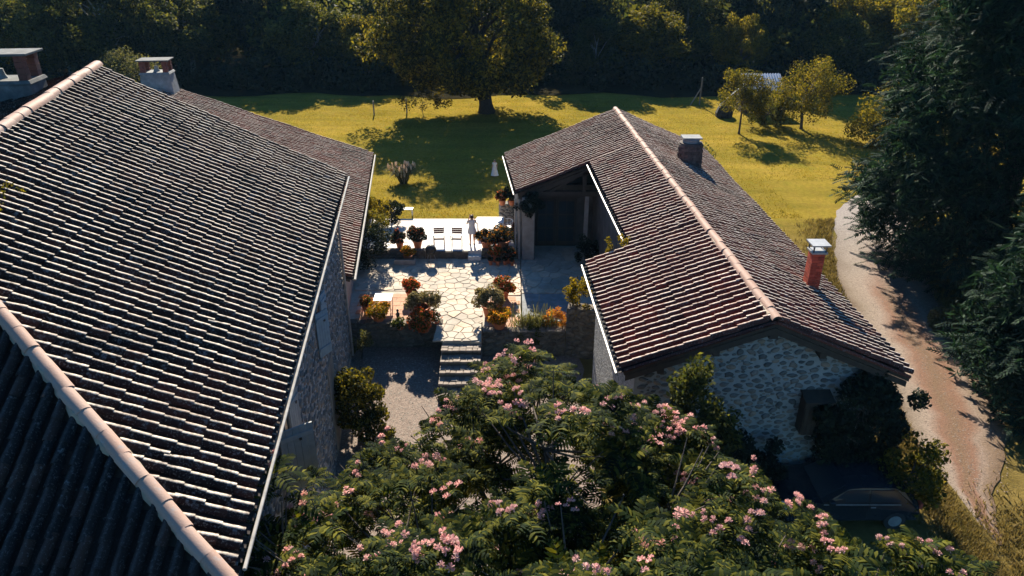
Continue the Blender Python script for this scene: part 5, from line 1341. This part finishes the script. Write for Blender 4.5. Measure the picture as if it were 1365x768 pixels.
# ------------------------------------------------------------------ people
def skinned(name, joints, edges, radii, mat, parent, sub=2):
    me = bpy.data.meshes.new(name); me.from_pydata([tuple(j) for j in joints], edges, []); me.update(); me.materials.append(mat)
    o = link(name, me, parent)
    bm = bmesh.new(); bm.from_mesh(me); lay = bm.verts.layers.skin.verify()
    bm.verts.ensure_lookup_table()
    for v, r in zip(bm.verts, radii):
        v[lay].radius = (r, r) if not hasattr(r, '__len__') else r
        v[lay].use_root = (v.index == 0)
    bm.to_mesh(me); bm.free()
    m = o.modifiers.new('skin', 'SKIN'); m.use_smooth_shade = True; m.branch_smoothing = .4
    s_ = o.modifiers.new('sub', 'SUBSURF'); s_.levels = sub; s_.render_levels = sub
    return o
def person(loc, label, H_, rot, raised, dress_len, hair_len, child=False):
    t = thing('person', loc, label, 'person', None, rot)
    k = H_/1.70; J = []; R = []; E = []
    def v(x, y, z, r, p=None):
        J.append((x*k, y*k, z*k)); R.append(r*k if not hasattr(r, '__len__') else (r[0]*k, r[1]*k))
        if p is not None: E.append((p, len(J)-1))
        return len(J)-1
    pel = v(0,0,.92,(.145,.11)); wa = v(0,.0,1.08,(.115,.09),pel); ch = v(0,.01,1.28,(.145,.10),wa); up = v(0,0,1.39,(.09,.075),ch)
    nk = v(0,.01,1.46,.052,up); hd = v(0,.02,1.55,(.078,.088),nk); ht = v(0,.01,1.63,(.075,.09),hd); v(0,.105,1.56,.016,hd); 
    for sx in (-1, 1):
        sh_ = v(sx*.165,0,1.37,.058,up)
        if raised:
            el = v(sx*.26,.10,1.17,.043,sh_); wr = v(sx*.10,.27,1.45,.030,el); hn = v(sx*.075,.285,1.52,.034,wr)
            for q, (dx, L) in enumerate(((-.03,.065),(-.01,.075),(.01,.07),(.03,.055))):
                a = v(sx*.075+dx, .30, 1.52+.04+L*.4, .010, hn); v(sx*.075+dx*.9-sx*.02, .285+.012, 1.52+.04+L, .008, a)
            a = v(sx*.035,.30,1.53,.011,hn); v(sx*.01,.31,1.55,.009,a)
        else:
            el = v(sx*.23,.0,1.10,.042,sh_); wr = v(sx*.25,.06,.87,.030,el); hn = v(sx*.25,.08,.80,.033,wr)
            for q, (dy, L) in enumerate(((-.03,.07),(-.01,.085),(.01,.08),(.03,.06))):
                a = v(sx*.25, .08+dy, .80-.03-L*.4, .010, hn); v(sx*.245, .085+dy, .80-.03-L, .008, a)
            a = v(sx*.235,.12,.78,.011,hn); v(sx*.23,.13,.75,.009,a)
    for sx in (-1, 1):
        hp = v(sx*.09,0,.86,.095,pel); kn = v(sx*.095,.01+.02*(sx > 0),.48,.060,hp); cf = v(sx*.10,-.01+.02*(sx > 0),.32,.055,kn); an = v(sx*.10,-.01+.03*(sx > 0),.09,.036,cf); ft = v(sx*.105,.06+.03*(sx > 0),.045,.038,an); v(sx*.11,.15+.03*(sx > 0),.03,.030,ft)
    skinned('body', J, E, R, M['skin'], t)
    # dress: lathe-like shells following the torso
    rings = [(1.42,.135,.075),(1.36,.185,.105),(1.26,.175,.125),(1.10,.150,.115),(.98,.175,.14),(.88,.20,.16)]
    z = .88; w = .20
    while z > dress_len + .02:
        z -= .08; w += .012 if not child else .02; rings.append((max(z, dress_len), w, w*.82))
    V = []; F = []; n = 22; r = np.random.default_rng(int(H_*100))
    for i, (z, a, b) in enumerate(rings):
        for j in range(n):
            th = 2*math.pi*j/n; f = 1 + (.05 if i > 4 else .0)*math.sin(th*6 + i*.25) + r.normal(0, .006)
            V.append((a*f*math.cos(th)*k, (b*f*math.sin(th)+.005)*k, z*k))
    for i in range(len(rings)-1):
        for j in range(n): F.append((i*n+j, i*n+(j+1) % n, (i+1)*n+(j+1) % n, (i+1)*n+j))
    link('dress', mesh_np('dress', V, F, M['dress'], True), t)
    for sx in (-1, 1):
        mb = MB()
        if raised: mb.tube([(sx*.15*k,0,1.38*k), (sx*.21*k,.04*k,1.29*k)], [.075*k,.066*k], 10, False)
        else: mb.tube([(sx*.15*k,0,1.38*k), (sx*.205*k,0,1.24*k)], [.075*k,.062*k], 10, False)
        mb.build('sleeve', M['dress'], t, smooth=True)
        mb = MB(); q = .03*(sx > 0); mb.lathe([(.028,0),(.055,.008),(.058,.05),(.03,.075)], (0,0,0), 12); s0 = mb.build('shoe', M['shoe'], t, smooth=True, loc=(sx*.107*k, (.08+q)*k, 0)); s0.scale = (.85*k, 2.1*k, 1*k)
    # hair cap with a knot or a fall of hair
    V = []; F = []; nl, ns = 8, 16; r = np.random.default_rng(3)
    for i in range(nl+1):
        ph = math.pi*.62*i/nl
        for j in range(ns):
            th = 2*math.pi*j/ns; fr = 1.0 if math.sin(th) < .35 or i < 5 else .80
            rr = .104 + r.normal(0, .003)
            V.append((rr*math.sin(ph)*math.cos(th)*.92*fr*k, (rr*1.10*math.sin(ph)*math.sin(th)*fr - .008 - .012*i/nl)*k, (1.585 + .108*math.cos(ph))*k))
    for i in range(nl):
        for j in range(ns): F.append((i*ns+j, i*ns+(j+1) % ns, (i+1)*ns+(j+1) % ns, (i+1)*ns+j))
    hr = link('hair', mesh_np('hair', V, F, M['hair'], True), t)
    mb = MB()
    if hair_len < .1: mb.lathe([(.01,-.05),(.045,-.03),(.055,0),(.04,.035),(.01,.045)], (0,-.095*k,1.67*k), 10); mb.build('hair_knot', M['hair'], t, smooth=True)
    else: mb.tube([(0,-.06*k,1.62*k), (0,-.10*k,1.48*k), (0,-.12*k,(1.48-hair_len)*k)], [.085*k,.09*k,.04*k], 10); mb.build('hair_fall', M['hair'], t, smooth=True)
    for sx in (-1, 1):
        mb = MB(); mb.lathe([(.002,-.01),(.011,-.004),(.011,.004),(.002,.01)], (sx*.032*k,.098*k,1.565*k), 8); mb.build('eye', M['iron'], t)
        mb = MB(); mb.lathe([(.004,-.03),(.02,-.012),(.022,.012),(.008,.03)], (sx*.083*k,.01*k,1.55*k), 8); mb.build('ear', M['skin'], t)
    mb = MB(); mb.box(-.022*k, .022*k, .094*k, .103*k, 1.507*k, 1.517*k); mb.build('mouth', M['brick_red'], t)
    return t
person((-2.12, 36.1, .0), 'woman in a short white dress with hands raised to her face on the white terrace', 1.72, .12, True, .68, .0)
person((-1.18, 48.3, float(gz(-1.18,48.3))), 'small girl in a long pale dress standing in the tree shade on the lawn', 1.16, 2.9, False, .10, .25, True)

# ------------------------------------------------------------------ silk tree in the foreground
def frond_template(bend, seed):
    r = np.random.default_rng(seed); V = []; F = []; n = 8
    def pt(t): return np.array([t, 0, .10*math.sin(t*2.2) - bend*t*t])
    w = .012
    for i in range(4):
        a, b = pt(i/4), pt((i+1)/4); k = len(V); V += [a+[0,w,0], a-[0,w,0], b-[0,w,0], b+[0,w,0]]; F.append((k, k+1, k+2, k+3))
    for i in range(n):
        t = .14 + .84*i/(n-1); p = pt(t); L = .34*math.sin(math.pi*min(1, .22+t*.80))**.7 + .03
        for sg in (-1, 1):
            d = np.array([.42 + .3*t, sg*1.0, 0]); d /= np.linalg.norm(d)
            m = p + d*L*.55 + [0, 0, .035 - .06*r.random()]; q = p + d*L + [0, 0, -.05 - .06*r.random()]
            s_ = np.array([d[1]*-sg, d[0]*sg, 0])*sg; s_ = np.array([-d[1], d[0], 0]) * .054
            k = len(V); V += [p - s_*.5, m - s_, q - s_*.25, q + s_*.25, m + s_, p + s_*.5]; F += [(k, k+1, k+4, k+5), (k+1, k+2, k+3, k+4)]
    return np.array(V), np.array(F)
FROND = [frond_template(b, i) for i, b in enumerate((.16, .32, .50))]
def puff_template(seed):
    r = np.random.default_rng(seed); V = []; F = []
    for i in range(30):
        th = r.uniform(0, 6.28); ph = math.acos(1 - r.random()*1.1); d = np.array([math.sin(ph)*math.cos(th), math.sin(ph)*math.sin(th), math.cos(ph)])
        s_ = np.cross(d, r.normal(size=3)); s_ = s_/np.linalg.norm(s_)*.17; k = len(V); V += [d*.05, d*.9 + s_, d*1.05, d*.9 - s_]; F.append((k, k+1, k+2, k+3))
    return np.array(V), np.array(F)
PUFF = []
for i in range(3):
    r_ = np.random.default_rng(400+i); v_, f_ = puff_template(i); c_ = [(0,0,0)] + [tuple(r_.normal(0, .11, 3)*(1,1,.5)) for _ in range(2+i)]
    Ms = np.array([np.eye(3)*r_.uniform(.045, .070) for _ in c_]); PUFF.append(inst(v_, f_, Ms, np.array(c_)))
silk = thing('silk_tree', (1.6, 9.0, -1.62), 'wide silk tree with feathery leaves and pink tufted blossoms across the foreground', 'tree')
r_ = np.random.default_rng(77)
def silk_top(x, y):
    """crown surface height: several overlapping umbrellas"""
    z = -9.0
    for (cx_, cy_, cz_, rx_, ry_, hz_) in SILK: 
        q = ((x-cx_)/rx_)**2 + ((y-cy_)/ry_)**2
        if q < 1: z = max(z, cz_ + hz_*(math.sqrt(1-q) - 1))
    return z
SILK = [(.7,12.3,6.75,2.4,3.1,2.0), (-2.2,10.2,5.7,2.9,2.4,1.8), (3.0,10.8,6.3,2.2,2.6,1.9), (1.0,8.6,6.6,3.4,2.5,1.6), (4.2,9.3,5.7,2.6,2.3,1.8), (6.6,9.7,5.0,2.4,1.4,1.4), (7.9,10.0,4.75,1.5,1.0,1.0), (-4.3,10.0,5.8,1.5,1.5,1.3), (-1.3,14.3,5.3,1.5,1.6,1.3), (.6,15.2,5.5,1.8,2.1,1.4), (2.6,13.6,5.6,1.5,1.7,1.3), (-2.9,12.2,5.2,1.7,1.5,1.4), (3.2,12.6,5.4,1.2,1.2,1.2), (-3.9,8.9,5.3,1.9,1.6,1.6), (-.5,13.4,5.2,1.5,1.7,1.6)]
tips = []
for lump in SILK:
    cx_, cy_, cz_, rx_, ry_, hz_ = lump
    for _ in range(int(rx_*ry_*3.3)):
        a0_ = r_.uniform(0, 6.283); q0_ = math.sqrt(r_.random())*.98; zc_ = r_.choice([.15, -.45, -1.2], p=[.40, .28, .32]) + r_.normal(0, .22)
        for __ in range(int(r_.integers(5, 9))):
            x, y = cx_ + rx_*q0_*math.cos(a0_) + r_.normal(0, .30), cy_ + ry_*q0_*math.sin(a0_) + r_.normal(0, .30)
            q = min(1, math.hypot((x-cx_)/rx_, (y-cy_)/ry_)); a = math.atan2(y-cy_, x-cx_)
            z0 = cz_ + hz_*(math.sqrt(max(0, 1-q*q)) - 1)
            dz = zc_ - abs(r_.normal(0, .25)); tips.append((x, y, z0 + dz, a, q, dz))
Ms = [[], [], []]; Ts = [[], [], []]; FL = []
for (x, y, z, a, q, dz) in tips:
    out = np.array([math.cos(a)*q, math.sin(a)*q, .35]); nf = r_.integers(5, 8); a0 = r_.uniform(0, 6.28); S_ = r_.uniform(.34, .60)
    for j in range(nf):
        th = a0 + j*6.283/nf + r_.normal(0, .2); d = np.array([math.cos(th), math.sin(th), r_.normal(.12, .22)]) + out*.35; d /= np.linalg.norm(d)
        up = np.array([r_.normal(0,.22), r_.normal(0,.22), 1.0]) + out*.25; sd = np.cross(up, d); sd /= np.linalg.norm(sd); up = np.cross(d, sd)
        k = int(r_.integers(3)); s_ = S_*r_.uniform(.8, 1.15)
        Ms[k].append(np.stack([d, sd, up], 1)*s_); Ts[k].append((x, y, z))
    if dz > -.4 and r_.random() < .42: FL.append((x + r_.normal(0,.08), y + r_.normal(0,.08), z + r_.uniform(.14, .30)))
so = np.array(off(silk))
# trunk and limbs
mb = MB(); base = np.array([1.6, 9.0, -1.9]); fork = np.array([1.5, 9.2, .6])
mb.tube([base, (base+fork)/2 + [.05,0,0], fork], [.28, .22, .20], 10); mb.build('trunk', M['bark'], silk, world=True)
for (cx_, cy_, cz_, rx_, ry_, hz_) in SILK:
    e_ = np.array([cx_, cy_, cz_-1.3]); m_ = (fork*.45 + e_*.55) + np.array([0, 0, .35])
    mb = MB(); mb.tube([fork - [0,0,.2], m_, e_], [.12, .08, .045], 7, False)
    for j in range(16):
        a = r_.uniform(0, 6.28); q = r_.uniform(.3, .95); t_ = np.array([cx_+rx_*q*math.cos(a), cy_+ry_*q*math.sin(a), cz_ + hz_*(math.sqrt(1-q*q)-1) - .06])
        s0 = m_*.4 + e_*.6 if j % 2 else e_; mb.tube([s0, (s0+t_)/2 + [0,0,-.10], t_], [.035, .022, .008], 5, False)
    mb.build('branch', M['bark'], silk, world=True)
allf = []
for k in range(3):
    for i in range(len(Ts[k])):
        p = Ts[k][i]; tp_ = np.array(p) + Ms[k][i][:, 0]*.5
        d_ = np.linalg.norm(tp_ - np.array((0, 0, CAM_H)))
        hid = silk_top(p[0], p[1]) - p[2]
        allf.append((d_ + max(0, hid)*3 if visible(tp_) else 1e6, k, i))
allf.sort(); single = allf[:300]
mes = [mesh_np('leaf', v_, f_, M['leaf_mimosa']) for v_, f_ in FROND]
taken = [set(), set(), set()]
for d_, k, i in single:
    if d_ > 1e5: break
    taken[k].add(i); o = link('leaf', mes[k], silk); mm = Matrix.Identity(4)
    for a in range(3):
        for b in range(3): mm[a][b] = Ms[k][i][a][b]
        mm[a][3] = Ts[k][i][a] - so[a]
    o.matrix_basis = mm
Vs, Fs, n = [], [], 0
for k in range(3):
    keep = [i for i in range(len(Ts[k])) if i not in taken[k]]
    V, F = inst(*FROND[k], np.array([Ms[k][i] for i in keep]), np.array([Ts[k][i] for i in keep]) - so); Vs.append(V); Fs.append(F+n); n += len(V)
link('foliage', mesh_np('foliage', np.vstack(Vs), np.vstack(Fs), M['leaf_mimosa']), silk, kind='stuff')
mes = [mesh_np('blossom', v_, f_, M['fl_pink']) for v_, f_ in PUFF]
FL = sorted(FL, key=lambda p: np.linalg.norm(np.array(p)-(0,0,CAM_H)) + (1e4 if not visible(p) else 0))
for i, p in enumerate(FL[:300]):
    o = link('blossom', mes[i % 3], silk, loc=Vector(p) - Vector(so)); o.rotation_euler = (r_.normal(0,.3), r_.normal(0,.3), r_.uniform(0,6.28)); o.scale = (r_.uniform(1.0,1.5),)*3
print('tips', len(tips), 'fronds', len(allf), 'blossoms', len(FL))

# ------------------------------------------------------------------ grass
def grass(name, xy, h0, h1, mat, seed, w=.02):
    r = np.random.default_rng(seed); n = len(xy); z = gz(xy[:, 0], xy[:, 1])
    a = r.uniform(0, 6.283, n); s_ = np.stack([np.cos(a), np.sin(a), np.zeros(n)], 1)*w
    b = np.stack([xy[:, 0], xy[:, 1], z - .01], 1); h = r.uniform(h0, h1, n)
    tip = b + np.stack([r.normal(0, .35, n)*h, r.normal(0, .35, n)*h, h], 1)
    V = np.stack([b - s_, b + s_, tip], 1).reshape(-1, 3); F = np.arange(n*3).reshape(n, 3)
    return link(name, mesh_np(name, V, F, M[mat]), kind='stuff')
r_ = np.random.default_rng(55)
n = 130000
P = np.stack([r_.uniform(-30, 34, n), 40.2 + 33*r_.random(n)**1.3], 1)
P = P[np.sin(P[:, 0]*.9 + 1.3*np.sin(P[:, 1]*.6))*np.cos(P[:, 1]*1.1 + P[:, 0]*.3) + r_.normal(0, .7, n) > -.3]
P = P[~((P[:, 0] < -8.9 + (46-P[:, 1])*.1) & (P[:, 1] < 46)) & ~((P[:, 0] > -.2) & (P[:, 0] < 10.2) & (P[:, 1] < 43)) & ~((P[:, 0] > 17) & (P[:, 1] < 47))]
grass('lawn_grass', P, .03, .10, 'grass', 56, .03)
n = 26000
t = r_.random(n)**1.4; yy = 13 + 27*t
ledge = np.interp(yy, [12,17,20.2,23.6,28,32.5,37,41], [13.6,13.9,14.0,14.5,15.2,16.0,17.4,19.2])
redge = np.interp(yy, [12,17,20.2,23.6,28,32.5,37,39.6], [16.6,17.3,18.1,18.6,19.4,20.6,21.9,23.2])
side = r_.random(n) < .55
P = np.stack([np.where(side, ledge - np.abs(r_.normal(0, .8, n)) + .05, redge + np.abs(r_.normal(0, .9, n)) - .25), yy], 1)
P = P[(P[:, 0] > 11.8)]
k = 9000; Q = np.stack([r_.uniform(12.4, 16.2, k), 12.5 + 6.5*r_.random(k)**1.2], 1); Q = Q[(Q[:, 1] < 17 + r_.normal(0, .8, len(Q)))]
P = np.concatenate([P, Q])
grass('verge_grass', P, .08, .26, 'grass_dry', 57, .025)
n = 9000
P = np.stack([r_.uniform(-6.6, 2.8, n), r_.uniform(12, 27.3, n)], 1); V = []
zz = gz(P[:, 0], P[:, 1]) + .02; sz = r_.uniform(.018, .05, n)
oc = np.array([(1,0,0),(-1,0,0),(0,1,0),(0,-1,0),(0,0,.7)]); of = np.array([(0,2,4),(2,1,4),(1,3,4),(3,0,4)])
V, F = inst(oc, of, np.eye(3)[None]*sz[:, None, None], np.stack([P[:, 0], P[:, 1], zz], 1))
link('yard_pebbles', mesh_np('yard_pebbles', V, F, M['pebble']), kind='stuff')

n = 3500
yy = r_.uniform(18, 39, n); l_ = np.interp(yy, [16,20.2,23.6,28,32.5,37,41], [14.0,14.0,14.5,15.2,16.0,17.4,19.2]); rr_ = np.interp(yy, [16,20.2,23.6,28,32.5,37,39.6], [14.6,17.2,18.6,19.4,20.6,21.9,23.2])
u_ = r_.random(n); u_ = np.where(r_.random(n) < .5, u_, np.where(r_.random(n) < .5, .03, .5) + r_.normal(0, .06, n))
P = np.stack([l_ + (rr_-l_)*u_, yy], 1); sz = r_.uniform(.012, .034, n)
V, F = inst(oc, of, np.eye(3)[None]*sz[:, None, None], np.stack([P[:, 0], P[:, 1], gz(P[:, 0], P[:, 1]) + .03], 1))
link('drive_pebbles', mesh_np('drive_pebbles', V, F, M['pebble_tan']), kind='stuff')
# ------------------------------------------------------------------ thin blue air
hz = MB().box(-420, 420, -80, 720, -5.0, 25.5).build('haze', None, kind='stuff')
hm = bpy.data.materials.new('haze'); hm.use_nodes = True; nt = hm.node_tree
for n_ in list(nt.nodes): nt.nodes.remove(n_)
o_ = nt.nodes.new("ShaderNodeOutputMaterial"); v_ = nt.nodes.new("ShaderNodeVolumePrincipled")
v_.inputs['Color'].default_value = (.36, .68, 1.0, 1); v_.inputs['Density'].default_value = HAZE
nt.links.new(v_.outputs[0], o_.inputs['Volume'])
hz.data.materials.clear(); hz.data.materials.append(hm)
